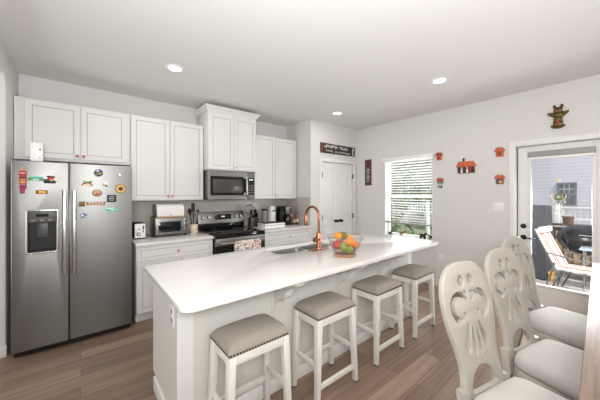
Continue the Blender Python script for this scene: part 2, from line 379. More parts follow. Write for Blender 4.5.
# ---- patio door
xs = XR+.045
b = B().m('trim'); dy0, dy1, dz0, dz1 = DY0+.012, DY1-.012, .012, DZ1-.012
gy0, gy1, gz0, gz1 = .215, .741, .33, 1.905
b.box((xs, dy0, dz0), (xs+.044, gy0, dz1), .002).box((xs, gy1, dz0), (xs+.044, dy1, dz1), .002).box((xs, gy0, dz0), (xs+.044, gy1, gz0), .002).box((xs, gy0, gz1), (xs+.044, gy1, dz1), .002)
d1 = struct(b, 'door_1')
b = B().m('trim'); q = .03
b.box((xs-.012, gy0-q, gz0-q), (xs, gy0+.004, gz1+q), .004).box((xs-.012, gy1-.004, gz0-q), (xs, gy1+q, gz1+q), .004).box((xs-.012, gy0, gz0-q), (xs, gy1, gz0+.004), .004).box((xs-.012, gy0, gz1-.004), (xs, gy1, gz1+q), .004)
b.done('glazing_bead', d1)
B().m('pane').box((xs+.018, gy0, gz0), (xs+.024, gy1, gz1)).done('pane', d1)
AXM = ((0, 1, 0), (0, 0, 1), (-1, 0, 0))
B().m('black_metal').lathe([(0, 0), (.031, 0), (.031, .012), (.026, .018), (0, .018)], (xs, .815, 1.045), 20, AXM).bar((xs-.03, .815, 1.03), (xs-.03, .815, 1.06), .006, .016, .002).done('deadbolt', d1)
B().m('black_metal').lathe([(0, 0), (.032, 0), (.032, .01), (.014, .014), (.012, .05), (.0, .052)], (xs, .815, .90), 20, AXM).bar((xs-.045, .82, .90), (xs-.048, .69, .895), .014, .016, .005).done('door_handle', d1)
B().m('black_metal').box((xs-.004, DY1-.013, .02), (xs+.02, DY1-.006, DZ1-.02)).done('weather_strip', d1)
b = B().m('trim'); cw = .068
b.box((XR-.017, DY1, 0), (XR, DY1+cw, DZ1+cw), .005).box((XR-.017, DY0-cw, 0), (XR, DY0, DZ1+cw), .005).box((XR-.017, DY0, DZ1), (XR, DY1, DZ1+cw), .005)
b.box((XR, DY1-.004, 0), (XR+.15, DY1, DZ1)).box((XR, DY0, 0), (XR+.15, DY0+.004, DZ1)).box((XR, DY0, DZ1-.004), (XR+.15, DY1, DZ1))
struct(b, 'trim_4')
struct(B().m('grey_light').box((XR, DY0, -.01), (XR+.2, DY1, .012), .003), 'trim_5')
# raised shade at the top of the door glass
t = thing('door_blind', 'white blind drawn up at the top of the patio door glass', 'blind', (xs-.04, .48, 1.90))
B().m('grey_light').box((xs-.052, .19, 1.915), (xs-.012, .765, 1.985), .006).done('headrail', t)
B().m('white_plastic').box((xs-.05, .20, 1.885), (xs-.014, .755, 1.915), .006).done('bottom_rail', t)

# ---- recessed ceiling lamps
POS = [(.75, 2.95), (3.19, 2.93), (3.18, 1.34), (.75, 1.3), (1.95, -.6), (3.6, -.9), (1.95, -2.6), (.2, -2.4)]
LBL = ['round recessed ceiling light above the fridge side of the kitchen', 'round recessed ceiling light nearest the pantry doors', 'round recessed ceiling light nearest the right wall with the house plaques',
       'round recessed ceiling light above the left end of the island', 'round recessed ceiling light over the dining table', 'round recessed ceiling light by the patio door corner',
       'round recessed ceiling light far back in the room', 'round recessed ceiling light far back near the left wall']
for (x, y), l in zip(POS, LBL):
    t = thing('recessed_light', l, 'ceiling light', (x, y, ZC), 0, 'recessed ceiling lights')
    B().m('white_plastic').lathe([(.062, 0), (.095, 0), (.095, -.004), (.066, -.009), (.062, -.006)], (x, y, ZC), 28, loop=True).done('trim_ring', t)
    B().m('lamp_disc').lathe([(0, -.004), (.0625, -.004), (.0625, -.0015), (0, -.0015)], (x, y, ZC), 28).done('diffuser', t)
    light('AREA', 'lamp', (x, y, ZC-.02), 5.5, (1, .98, .955), shape='DISK', size=.13)

# ------------------------------------------------------------ kitchen cabinets along the back wall
def door(parent, x0, x1, z0, z1, y, name='door', knob=None, kmat='rose_copper', fr=.052):
    b = B().m('cabinet'); t = .02; g = .0015; x0 += g; x1 -= g; z0 += g; z1 -= g
    b.box((x0+fr-.01, y+.0045, z0+fr-.01), (x1-fr+.01, y+t-.001, z1-fr+.01))
    for a, c in (((x0, y, z0), (x0+fr, y+t, z1)), ((x1-fr, y, z0), (x1, y+t, z1)), ((x0+fr, y+.0003, z0), (x1-fr, y+t, z0+fr)), ((x0+fr, y+.0003, z1-fr), (x1-fr, y+t, z1))): b.box(a, c, .0018)
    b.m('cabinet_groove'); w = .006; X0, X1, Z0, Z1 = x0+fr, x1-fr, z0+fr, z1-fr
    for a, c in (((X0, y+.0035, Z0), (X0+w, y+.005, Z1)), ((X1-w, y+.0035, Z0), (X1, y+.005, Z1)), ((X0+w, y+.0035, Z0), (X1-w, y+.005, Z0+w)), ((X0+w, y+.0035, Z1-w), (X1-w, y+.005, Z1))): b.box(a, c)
    d = b.done(name, parent, smooth=15)
    if knob:
        B().m(kmat).lathe([(.007, 0), (.006, .012), (.009, .016), (.0155, .02), (.0155, .027), (.011, .031), (0, .032)], (knob[0], y, knob[1]), 16, ((1, 0, 0), (0, 0, 1), (0, -1, 0))).done('knob', d)
    return d
def carcass(parent, x0, x1, y0, y1, z0, z1):
    return B().m('cabinet').box((x0, y0, z0), (x1, y1, z1), .002).done('cabinet_body', parent)
UY = 3.86  # face of the upper carcasses; doors stand in front of it
GAP = .003
# above the fridge
t = thing('wall_cabinet', 'white two-door wall cabinet above the steel refrigerator', 'cabinet', (-.02, UY, 1.81))
carcass(t, XL+.004, .468, UY, YB-.002, 1.81, 2.44)
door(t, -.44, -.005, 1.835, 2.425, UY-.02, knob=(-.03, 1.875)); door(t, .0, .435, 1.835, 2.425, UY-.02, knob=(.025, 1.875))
# left pair
t = thing('wall_cabinet', 'tall white two-door wall cabinet above the toaster oven', 'cabinet', (.92, UY, 1.37))
carcass(t, .471, 1.366, UY, YB-.01, 1.37, 2.44)
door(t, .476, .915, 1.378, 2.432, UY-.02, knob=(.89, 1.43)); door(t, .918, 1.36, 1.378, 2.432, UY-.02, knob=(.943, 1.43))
# raised centre cabinet
TY = 3.66
t = thing('wall_cabinet', 'raised white cabinet with crown moulding above the microwave', 'cabinet', (1.75, TY, 1.80))
carcass(t, 1.37, 2.13, TY+.02, YB-.002, 1.80, 2.655)
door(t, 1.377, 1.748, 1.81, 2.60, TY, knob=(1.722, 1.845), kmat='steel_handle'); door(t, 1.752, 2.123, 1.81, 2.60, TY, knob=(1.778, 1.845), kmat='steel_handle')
b = B().m('cabinet'); cp = [(0, 0), (.012, 0), (.016, .012), (.045, .05), (.05, .055), (.05, .07), (0, .07)]
zc = 2.63
for (u0, v0), (u1, v1) in zip(cp, cp[1:]):
    def L(u, v): return [(1.37-u, YB-.01, zc+v), (1.37-u, TY+.02-u, zc+v), (2.13+u, TY+.02-u, zc+v), (2.13+u, YB-.01, zc+v)]
    A, C = L(u0, v0), L(u1, v1); n0 = len(b.bm.faces)
    for i in range(3): b.bm.faces.new([b.bm.verts.new(p) for p in (A[i], A[i+1], C[i+1], C[i])])
    b._fin(n0)
bmesh.ops.remove_doubles(b.bm, verts=b.bm.verts, dist=1e-6); b.done('crown_moulding', t, smooth=20)
# right pair
t = thing('wall_cabinet', 'white two-door wall cabinet above the coffee maker, next to the pantry', 'cabinet', (2.6, UY, 1.37))
carcass(t, 2.133, 3.085, UY, YB-.01, 1.37, 2.44)
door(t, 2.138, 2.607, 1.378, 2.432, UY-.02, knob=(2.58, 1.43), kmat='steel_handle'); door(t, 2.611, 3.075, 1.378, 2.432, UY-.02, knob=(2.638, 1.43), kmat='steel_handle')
# base cabinets
BYF = 3.43
def base(label, x0, x1, splits, kmat):
    t = thing('base_cabinet', label, 'cabinet', ((x0+x1)/2, BYF, 0))
    carcass(t, x0, x1, BYF+.02, YB-.002, .105, .872)
    B().m('cabinet').box((x0+.004, BYF+.085, 0), (x1-.004, YB-.1, .106)).done('toe_kick', t)
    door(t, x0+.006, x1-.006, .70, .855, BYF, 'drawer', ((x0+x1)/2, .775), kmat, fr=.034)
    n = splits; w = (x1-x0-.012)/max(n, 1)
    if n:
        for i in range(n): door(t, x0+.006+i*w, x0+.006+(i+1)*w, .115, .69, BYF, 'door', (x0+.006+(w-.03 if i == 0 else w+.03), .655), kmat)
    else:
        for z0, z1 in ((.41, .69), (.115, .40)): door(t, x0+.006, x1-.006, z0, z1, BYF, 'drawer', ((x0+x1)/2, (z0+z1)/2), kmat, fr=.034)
    return t
base('white base cabinet with a copper drawer knob under the toaster oven counter', .475, 1.345, 2, 'rose_copper')
base('white three-drawer base cabinet to the right of the range', 2.12, 3.078, 0, 'steel_handle')
for x0, x1, l in ((.462, 1.346, 'white countertop section left of the range, under the toaster'), (2.117, PX-.009, 'white countertop section right of the range, under the coffee maker')):
    o = B().m('quartz').box((x0, BYF-.03, .873), (x1, YB-.009, .905), .004).done('countertop', loc=((x0+x1)/2, 3.8, .873)); tag(o, l, 'countertop')
CT = .905

# ------------------------------------------------------------ refrigerator
FX0, FX1, FXM, FY, FZ = -.468, .425, -.085, 3.36, 1.755
t = thing('refrigerator', 'stainless steel side-by-side refrigerator covered with magnets', 'refrigerator', (-.02, 3.75, 0))
B().m('steel_dark').box((FX0+.005, FY+.075, .03), (FX1-.005, 4.13, FZ-.01), .006).done('fridge_body', t)
B().m('black_matte').box((FX0+.01, FY+.05, .012), (FX1-.01, FY+.09, .062), .004).done('kickplate', t)
for x in (FX0+.05, FX1-.1):
    for y in (FY+.1, 4.0): B().m('black_matte').box((x, y, 0), (x+.05, y+.1, .031)).done('foot', t)
def fridge_door(x0, x1, hole=None):
    b = B().m('steel'); z0, z1 = .065, FZ; M = Matrix(((1, 0, 0, 0), (0, 0, 1, FY+.035), (0, 1, 0, 0), (0, 0, 0, 1)))
    b.flat(rrect(x0, z0, x1, z1, .012, 4), [hole] if hole else [], .07, .008, M, 3); return b
DX0, DX1, DZ0, DZ1_ = -.372, -.168, .925, 1.31
fd = fridge_door(FX0, FXM-.004, rrect(DX0+.008, DZ0+.01, DX1-.008, DZ1_-.1, .012, 4)).done('freezer_door', t, smooth=20)
fd2 = fridge_door(FXM+.004, FX1).done('fridge_door', t, smooth=20)
for x, p in ((FXM-.035, fd), (FXM+.035, fd2)):
    b = B().m('steel_handle').box((x-.016, FY-.062, .70), (x+.016, FY-.038, 1.495), .007)
    for z in (.73, 1.465): b.box((x-.012, FY-.045, z-.022), (x+.012, FY+.004, z+.022), .004)
    b.done('handle', p)
wd = B().m('steel_handle').flat(rrect(DX0-.006, DZ0-.008, DX1+.006, DZ1_+.004, .014, 4), [rrect(DX0+.006, DZ0+.006, DX1-.006, DZ1_-.006, .01, 4)], .012, .003, Matrix(((1, 0, 0, 0), (0, 0, 1, FY-.003), (0, 1, 0, 0), (0, 0, 0, 1))))
wd = wd.done('water_dispenser', fd)
B().m('grey_plastic').box((DX0+.004, FY-.012, DZ1_-.115), (DX1-.004, FY+.02, DZ1_-.002), .004).m('black_gloss').box((DX0+.06, FY-.0135, DZ1_-.06), (DX1-.06, FY-.011, DZ1_-.032)).m('grey_light').box((DX0+.03, FY-.0135, DZ1_-.095), (DX0+.06, FY-.0115, DZ1_-.085)).box((DX0+.085, FY-.0135, DZ1_-.095), (DX0+.115, FY-.0115, DZ1_-.085)).box((DX0+.14, FY-.0135, DZ1_-.095), (DX0+.17, FY-.0115, DZ1_-.085)).done('control_panel', fd)
b = B().m('black_matte'); a0, a1, c0, c1, yb_ = DX0+.008, DX1-.008, DZ0+.01, DZ1_-.1, FY+.066
b.box((a0, yb_, c0), (a1, yb_+.004, c1)).box((a0-.001, FY+.002, c0), (a0+.003, yb_, c1)).box((a1-.003, FY+.002, c0), (a1+.001, yb_, c1)).box((a0, FY+.002, c0-.001), (a1, yb_, c0+.012)).box((a0, FY+.002, c1-.004), (a1, yb_, c1))
b.m('grey_plastic').box((-.31, FY+.02, 1.06), (-.23, FY+.05, c1-.004), .006).box((-.30, FY+.03, c1-.06), (-.24, FY+.06, c1-.01), .006)
b.done('dispenser_recess', fd)

# ------------------------------------------------------------ fridge magnets
def magnet(label, b, cat='magnet', x=0, z=0): 
    o = b.done('fridge_magnet', loc=(x, FY-.004, z)); return tag(o, label, cat, 'magnets on the refrigerator doors')
def slab(b, x0, z0, x1, z1, t=.006, bev=.002, y=FY): return b.box((x0, y-t, z0), (x1, y-.0006, z1), bev)
def disc(b, x, z, r, t=.006, y=FY, sx=1): return b.prism([(x+sx*r*math.cos(a*PI/10), z+r*math.sin(a*PI/10)) for a in range(20)], lambda p: (p[0], y-.0006, p[1]), lambda p: (p[0], y-t, p[1]))
def pz(u, v):   # point of the door face seen at pixel (u, v)
    f, yw = 266., .689; t_ = (u-300)/f; kx = math.sin(yw)+t_*math.cos(yw); ky = math.cos(yw)-t_*math.sin(yw); d = FY/ky
    return kx*d, 1.46-(v-193.7)/f*d
# strip banner
x, z = pz(23, 172); b = B().m('c_magenta'); slab(b, x-.022, 1.50, x+.022, 1.66)
b.m('c_red'); slab(b, x-.024, 1.565, x+.024, 1.655, .008)
for k, c in enumerate(('pink', 'brown', 'navy', 'tan', 'yellow', 'grey')): b.m('c_'+c); slab(b, x-.016, 1.636-k*.02, x+.016, 1.648-k*.02, .0095, .001)
b.m('c_tan').tube([(x-.03, FY-.006, 1.662), (x, FY-.008, 1.668), (x+.03, FY-.006, 1.663)], .005).ball((x, FY-.008, 1.685), (.012, .006, .018)).m('c_magenta'); slab(b, x-.02, 1.462, x+.012, 1.502, .005)
magnet('narrow red and magenta banner hanging at the top left of the freezer door', b, 'magnet', x, 1.5)
x, z = pz(35.7, 178.7); b = B().m('c_teal'); b.prism([(x-.052, z-.018), (x+.05, z-.022), (x+.055, z+.008), (x+.03, z+.022), (x-.03, z+.02), (x-.055, z+.008)], lambda p: (p[0], FY-.0006, p[1]), lambda p: (p[0], FY-.007, p[1]))
b.m('c_leaf').ball((x-.035, FY-.007, z-.004), (.016, .003, .012)).ball((x+.037, FY-.007, z-.006), (.014, .003, .01)).m('c_cream'); slab(b, x-.015, z-.016, x+.02, z-.004, .009, .001)
magnet('wide teal landscape magnet beside the red banner on the freezer door', b, x=x, z=z)
x, z = pz(51.5, 180); b = B().m('c_black'); slab(b, x-.052, z-.032, x+.03, z+.006)
b.m('c_white').ball((x+.034, FY-.006, z+.006), (.02, .004, .014)).m('c_red').ball((x-.006, FY-.006, z+.014), (.022, .005, .016)).m('c_black').ball((x-.016, FY-.006, z+.03), (.016, .004, .009)).ball((x+.012, FY-.006, z+.028), (.013, .004, .009)).m('c_tan').ball((x+.002, FY-.009, z-.002), (.013, .004, .01))
magnet('black, red and white magnet nearest the handle on the freezer door', b, x=x, z=z)
x, z = pz(42.3, 192); b = B().m('c_brown'); slab(b, x-.042, z-.018, x+.036, z+.016); b.m('c_yellow'); slab(b, x-.026, z-.012, x+.022, z+.01, .0085, .001)
magnet('small gold and brown plaque magnet lowest on the freezer door', b, x=x, z=z)
x, z = pz(98.5, 173); b = B().m('c_navy'); disc(b, x, z, .037); b.m('c_leaf').ball((x-.012, FY-.006, z-.01), (.014, .004, .013)).m('c_yellow').ball((x+.014, FY-.006, z-.006), (.012, .004, .01)).m('c_white').ball((x-.006, FY-.006, z+.018), (.013, .004, .008)).m('c_blue').ball((x+.012, FY-.006, z+.017), (.011, .004, .01))
magnet('round multicoloured magnet topmost on the right fridge door', b, x=x, z=z)
x, z = pz(119.7, 174.6); b = B().m('c_grey'); disc(b, x, z, .016, .005); b.m('steel_handle'); disc(b, x, z, .01, .008)
magnet('small round silver magnet at the top right of the fridge door', b, x=x, z=z)
x, z = pz(87.5, 184); b = B().m('c_cream'); slab(b, x-.045, z-.03, x+.04, z+.008); b.m('c_red').tube([(x-.045+.085*k/8, FY-.006, z+.008+.022*math.sin(PI*k/8)-.018) for k in range(9)], .006, 6).m('c_leaf').tube([(x-.03+.065*k/8, FY-.006, z+.03-.016*math.sin(PI*k/8)) for k in range(9)], .008, 6)
magnet('cream magnet with red bow and green trim on the right fridge door', b, x=x, z=z)
x, z = pz(106, 184.5); b = B().m('c_white'); b.ball((x, FY-.004, z+.008), (.022, .0035, .013)).ball((x+.012, FY-.004, z-.006), (.011, .0035, .014)).m('c_black').ball((x+.004, FY-.006, z-.014), (.012, .003, .008)).m('c_brown').ball((x-.02, FY-.0045, z-.006), (.009, .003, .006))
magnet('small white bird-shaped magnet near the middle of the right fridge door', b, x=x, z=z)
x, z = pz(120.7, 188.8); b = B().m('c_olive'); disc(b, x, z, .049); b.m('c_yellow'); disc(b, x, z, .04, .0075); b.m('c_tan'); disc(b, x, z, .028, .009); b.m('c_black'); disc(b, x, z, .019, .0105)
magnet('round yellow sunflower magnet with dark centre at the right edge of the fridge', b, x=x, z=z)
x, z = pz(97, 193); b = B().m('c_brown'); disc(b, x, z, .036, .006, sx=1.15); b.m('c_tan'); disc(b, x, z+.006, .026, .009, sx=1.15); b.m('c_red').ball((x, FY-.009, z-.008), (.014, .003, .008))
magnet('oval tan and brown magnet above the long wooden plaque', b, x=x, z=z)
x, z = pz(111.7, 198.5); b = B().m('c_black'); slab(b, x-.04, z-.036, x+.04, z+.038); b.m('chalk')
for k, w in ((.018, .018), (.002, .026), (-.016, .021)):
    for q in range(5): slab(b, x-w+2*w*q/5, z+k-.003, x-w+2*w*(q+.6)/5, z+k+.003, .0072, 0)
magnet('square black magnet with white lettering on the fridge', b, x=x, z=z)
x, z = pz(81.7, 204); b = B().m('c_olive'); slab(b, x-.024, z-.025, x+.024, z+.025, .008, .006); b.m('c_brown').ball((x, FY-.008, z), (.014, .003, .015))
magnet('small square olive magnet left of the long wooden plaque', b, x=x, z=z)
x, z = pz(95.8, 203.2); b = B().m('c_brown'); slab(b, x-.075, z-.02, x+.075, z+.012)
b.m('c_tan'); slab(b, x-.068, z-.017, x+.068, z-.006, .0075, .001); b.m('c_white')
for k in range(5): slab(b, x-.055+.025*k, z-.004, x-.04+.025*k, z+.01, .008, .001)
b.m('c_red'); slab(b, x-.01, z-.002, x+.03, z+.016, .0078, .001)
magnet('long brown plaque magnet with white marks across the fridge door', b, x=x, z=z)
x, z = pz(112.7, 209.7); b = B().m('c_aqua'); slab(b, x-.062, z-.024, x+.02, z+.024, .005); b.m('c_teal'); slab(b, x-.055, z-.016, x-.02, z+.006, .0065, .001); slab(b, x+.015, z-.014, x+.06, z+.018, .005); b.m('c_white'); slab(b, x-.05, z+.01, x+.0, z+.016, .0065, .0005); slab(b, x+.024, z-.004, x+.05, z+.004, .0065, .0005)
magnet('pale aqua rectangular magnet below the square black one', b, x=x, z=z)
x, z = pz(83.7, 215.5); b = B().m('c_blue')
st = [(x+(.036 if k % 2 == 0 else .015)*math.sin(k*PI/5), z+(.036 if k % 2 == 0 else .015)*math.cos(k*PI/5)) for k in range(10)]
b.prism(st, lambda p: (p[0], FY-.0006, p[1]), lambda p: (p[0], FY-.006, p[1])); b.m('c_white').ball((x-.008, FY-.006, z), (.012, .003, .009)).m('c_aqua').ball((x+.016, FY-.006, z-.014), (.01, .003, .008))
magnet('blue star magnet lowest on the right fridge door', b, x=x, z=z)
# white box on top of the fridge
t = thing('white_box', 'small white electronic box standing on top of the refrigerator', 'box', (-.315, 3.47, FZ))
B().m('white_plastic').box((-.357, 3.43, FZ), (-.272, 3.51, FZ+.175), .006).done('case', t)
B().m('black_gloss').lathe([(0, 0), (.007, 0), (.006, .003), (0, .003)], (-.292, 3.4305, FZ+.115), 12, ((1, 0, 0), (0, 0, 1), (0, -1, 0))).done('button', t)
B().m('black_gloss').lathe([(0, 0), (.004, 0), (.004, .002), (0, .002)], (-.292, 3.4305, FZ+.04), 12, ((1, 0, 0), (0, 0, 1), (0, -1, 0))).done('lens', t)

# ------------------------------------------------------------ microwave and range
MX0, MX1, MY, MZ0, MZ1 = 1.376, 2.124, 3.70, 1.372, 1.797
t = thing('microwave', 'stainless steel over-the-range microwave with dark glass door', 'microwave', (1.75, 3.9, MZ0))
B().m('steel_dark').box((MX0+.004, MY+.03, MZ0), (MX1-.004, YB-.012, MZ1), .004).done('microwave_body', t)
xd = MX1-.135
d = B().m('steel').flat(rrect(MX0, MZ0+.006, xd-.002, MZ1, .006, 3), [rrect(MX0+.035, MZ0+.065, xd-.005, MZ1-.085, .008, 3)], .03, .004, Matrix(((1, 0, 0, 0), (0, 0, 1, MY+.015), (0, 1, 0, 0), (0, 0, 0, 1)))).done('microwave_door', t, smooth=20)
B().m('black_gloss').box((MX0+.03, MY+.006, MZ0+.06), (xd-.003, MY+.024, MZ1-.08)).done('door_frame', d)
B().m('window_film').box((MX0+.075, MY+.0035, MZ0+.10), (xd-.085, MY+.007, MZ1-.125), .001).done('window', d)
B().m('steel_handle').box((xd-.036, MY-.045, MZ0+.06), (xd-.012, MY-.025, MZ1-.07), .007).box((xd-.034, MY-.03, MZ0+.07), (xd-.014, MY+.002, MZ0+.1)).box((xd-.034, MY-.03, MZ1-.11), (xd-.014, MY+.002, MZ1-.08)).done('handle', d)
p = B().m('steel').box((xd, MY, MZ0+.006), (MX1, MY+.03, MZ1), .004).m('black_gloss').box((xd+.012, MY-.002, MZ0+.07), (MX1-.014, MY+.004, MZ1-.09), .001).done('control_panel', t)
B().m('display').box((xd+.03, MY-.003, MZ1-.13), (MX1-.035, MY-.001, MZ1-.112)).done('display', p)
b = B().m('black_gloss').box((xd+.02, MY-.0025, MZ0+.095), (MX1-.022, MY-.0015, MZ0+.225)).m('grey_light')
for i in range(4):
    for j in range(3): b.box((xd+.026+j*.03, MY-.003, MZ0+.1+i*.035), (xd+.044+j*.03, MY-.0012, MZ0+.114+i*.035))
b.done('keypad', p)
RX0, RX1, RY = 1.352, 2.111, 3.37
t = thing('range', 'black and stainless steel electric range with a glass cooktop', 'stove', (1.73, 3.75, 0))
B().m('black_metal').box((RX0, RY+.04, .03), (RX1, YB-.015, .895), .003).done('range_body', t)
B().m('black_matte').box((RX0+.03, RY+.1, 0), (RX1-.03, YB-.1, .04)).done('toe_base', t)
ck = B().m('black_gloss').box((RX0-.002, RY+.012, .896), (RX1+.002, 4.06, .917), .005).done('cooktop', t)
for x, y, r in ((1.54, 3.56, .11), (1.92, 3.56, .085), (1.54, 3.85, .08), (1.92, 3.85, .105)):
    B().m('grey_plastic').lathe([(r-.004, 0), (r, 0), (r, .0006), (r-.004, .0006)], (x, y, .917), 36, loop=True).lathe([(r*.6-.003, 0), (r*.6, 0), (r*.6, .0006), (r*.6-.003, .0006)], (x, y, .917), 32, loop=True).done('burner', ck)
bk = B().m('black_gloss').box((RX0, 4.04, .90), (RX1, YB-.012, 1.045), .004).m('steel').hexa([(RX0, 4.02, 1.0), (RX1, 4.02, 1.0), (RX1, YB-.012, 1.0), (RX0, YB-.012, 1.0), (RX0, 4.06, 1.175), (RX1, 4.06, 1.175), (RX1, YB-.012, 1.175), (RX0, YB-.012, 1.175)], .004).done('backguard', t)
B().m('black_gloss').hexa([(1.60, 4.026, 1.055), (1.88, 4.026, 1.055), (1.88, 4.06, 1.055), (1.60, 4.06, 1.055), (1.60, 4.042, 1.135), (1.88, 4.042, 1.135), (1.88, 4.07, 1.135), (1.60, 4.07, 1.135)]).done('clock_panel', bk)
B().m('display').hexa([(1.71, 4.032, 1.09), (1.77, 4.032, 1.09), (1.77, 4.05, 1.09), (1.71, 4.05, 1.09), (1.71, 4.036, 1.11), (1.77, 4.036, 1.11), (1.77, 4.05, 1.11), (1.71, 4.05, 1.11)]).done('display', bk)
for x in (1.42, 1.51, 1.96, 2.04):
    B().m('black_matte').lathe([(.027, 0), (.027, .004), (.0, .004)], (x, 4.04, 1.09), 20, ((1, 0, 0), (0, .22, 1), (0, -1, .22))).m('steel_handle').lathe([(.021, .003), (.019, .028), (.0, .03)], (x, 4.04, 1.09), 20, ((1, 0, 0), (0, .22, 1), (0, -1, .22))).done('knob', bk)
d = B().m('steel').box((RX0+.004, RY, .765), (RX1-.004, RY+.042, .862), .006).m('black_gloss').box((RX0+.004, RY+.004, .30), (RX1-.004, RY+.042, .766), .004).m('black_gloss').box((RX0, RY+.006, .862), (RX1, RY+.045, .897), .004).done('oven_door', t)
B().m('steel_handle').tube([(RX0+.05, RY-.045, .80), (RX1-.05, RY-.045, .80)], .012, 12).box((RX0+.06, RY-.045, .79), (RX0+.085, RY+.004, .81), .003).box((RX1-.085, RY-.045, .79), (RX1-.06, RY+.004, .81), .003).done('handle', d)
B().m('steel').box((RX0+.004, RY+.004, .06), (RX1-.004, RY+.042, .294), .005).done('drawer', t)
# towel over the oven handle
def tw(u, v):
    x = 1.60+.40*u; s = v*.62; w = .004*math.sin(u*19)+.003*math.sin(u*41+v*5)
    r = .0165; 
    if s < .24: return (x, RY-.045+r+w*.3, .80-.24+s)
    if s < .24+PI*r:
        a = (s-.24)/r; return (x, RY-.045+r*math.cos(a), .80+r*math.sin(a))
    return (x, RY-.045-r-w*abs(s-.29)*2, .80-(s-.24-PI*r))
o = B().m('towel').surf(tw, 28, 44).done('dish_towel', loc=(1.8, RY-.045, .8))
md = o.modifiers.new('thickness', 'SOLIDIFY'); md.thickness = .003; md.offset = 0
tag(o, 'floral dish towel hanging over the oven door handle', 'towel')

# ------------------------------------------------------------ things on the back counter
t = thing('toaster', 'small white and black toaster next to the refrigerator', 'toaster', (.558, 3.84, CT))
B().m('black_matte').box((.494, 3.752, CT+.012), (.622, 3.98, CT+.195), .02, 3).done('toaster_body', t)
f = B().m('white_plastic').box((.500, 3.745, CT+.014), (.616, 3.76, CT+.188), .012, 3).done('front_plate', t)
B().m('black_matte').box((.588, 3.7425, CT+.08), (.595, 3.7465, CT+.165)).box((.58, 3.728, CT+.135), (.603, 3.745, CT+.147), .003).done('lever', t)
B().m('black_matte').lathe([(.022, 0), (.020, .012), (.0, .013)], (.542, 3.745, CT+.062), 18, ((1, 0, 0), (0, 0, 1), (0, -1, 0))).m('white_plastic').lathe([(.013, .0125), (.012, .016), (0, .016)], (.542, 3.745, CT+.062), 18, ((1, 0, 0), (0, 0, 1), (0, -1, 0))).done('dial', t)
B().m('black_matte').lathe([(.008, 0), (.007, .006), (0, .006)], (.542, 3.745, CT+.12), 12, ((1, 0, 0), (0, 0, 1), (0, -1, 0))).done('button', t)
B().m('black_matte').box((.505, 3.77, CT), (.52, 3.79, CT+.014)).box((.596, 3.77, CT), (.611, 3.79, CT+.014)).box((.505, 3.94, CT), (.52, 3.96, CT+.014)).box((.596, 3.94, CT), (.611, 3.96, CT+.014)).done('feet', t)
ox0, ox1, oy = .72, 1.135, 3.74
t = thing('toaster_oven', 'stainless steel toaster oven with a bread box on top', 'toaster oven', ((ox0+ox1)/2, 3.9, CT))
B().m('steel').box((ox0, oy+.02, CT+.02), (ox1, 4.06, CT+.245), .008).done('oven_body', t)
d = B().m('steel').box((ox0+.006, oy, CT+.024), (ox1-.075, oy+.022, CT+.238), .005).done('oven_door', t)
B().m('black_gloss').box((ox0+.04, oy-.003, CT+.06), (ox1-.105, oy+.004, CT+.19), .002).done('window', d)
B().m('steel_handle').tube([(ox0+.05, oy-.03, CT+.215), (ox1-.11, oy-.03, CT+.215)], .008, 10).box((ox0+.055, oy-.03, CT+.21), (ox0+.068, oy+.003, CT+.22)).box((ox1-.128, oy-.03, CT+.21), (ox1-.115, oy+.003, CT+.22)).done('handle', d)
p = B().m('steel').box((ox1-.073, oy, CT+.024), (ox1-.004, oy+.022, CT+.238), .004).done('control_panel', t)
for k in range(3): B().m('steel_dark').lathe([(.019, 0), (.017, .018), (0, .02)], (ox1-.038, oy, CT+.07+.06*k), 16, ((1, 0, 0), (0, 0, 1), (0, -1, 0))).done('dial', p)
B().m('black_matte').box((ox0+.02, oy+.04, CT), (ox0+.05, oy+.07, CT+.022)).box((ox1-.05, oy+.04, CT), (ox1-.02, oy+.07, CT+.022)).box((ox0+.02, 4.0, CT), (ox0+.05, 4.03, CT+.022)).box((ox1-.05, 4.0, CT), (ox1-.02, 4.03, CT+.022)).done('feet', t)
bz = CT+.2455; bx0, bx1 = .752, 1.098
t = thing('bread_box', 'white roll-top bread box standing on the toaster oven', 'bread box', (.92, 3.92, bz))
pr = [(3.82, bz+.012), (3.815, bz+.05), (3.825, bz+.10)]+[(3.825+.075-.075*math.cos(a), bz+.10+.07*math.sin(a)) for a in [k*PI/12 for k in range(1, 7)]]+[(4.05, bz+.17), (4.05, bz+.012)]
B().m('white_gloss').prism(pr, lambda p: (bx0+.006, p[0], p[1]), lambda p: (bx1-.006, p[0], p[1])).done('lid', t)
for x0 in (bx0, bx1-.006): B().m('steel_dark').prism([(y, z) for y, z in [(3.808, bz+.004)]+pr[1:-1]+[(4.056, bz+.004)]], lambda p, x0=x0: (x0, p[0], p[1]), lambda p, x0=x0: (x0+.006, p[0], p[1])).done('end_panel', t)
B().m('wood_light').box((bx0, 3.805, bz), (bx1, 4.06, bz+.013), .002).done('base', t)
B().m('steel_handle').lathe([(.006, 0), (.006, .01), (.01, .014), (0, .02)], ((bx0+bx1)/2, 3.817, bz+.03), 12, ((1, 0, 0), (0, 0, 1), (0, -1, 0))).done('knob', t)
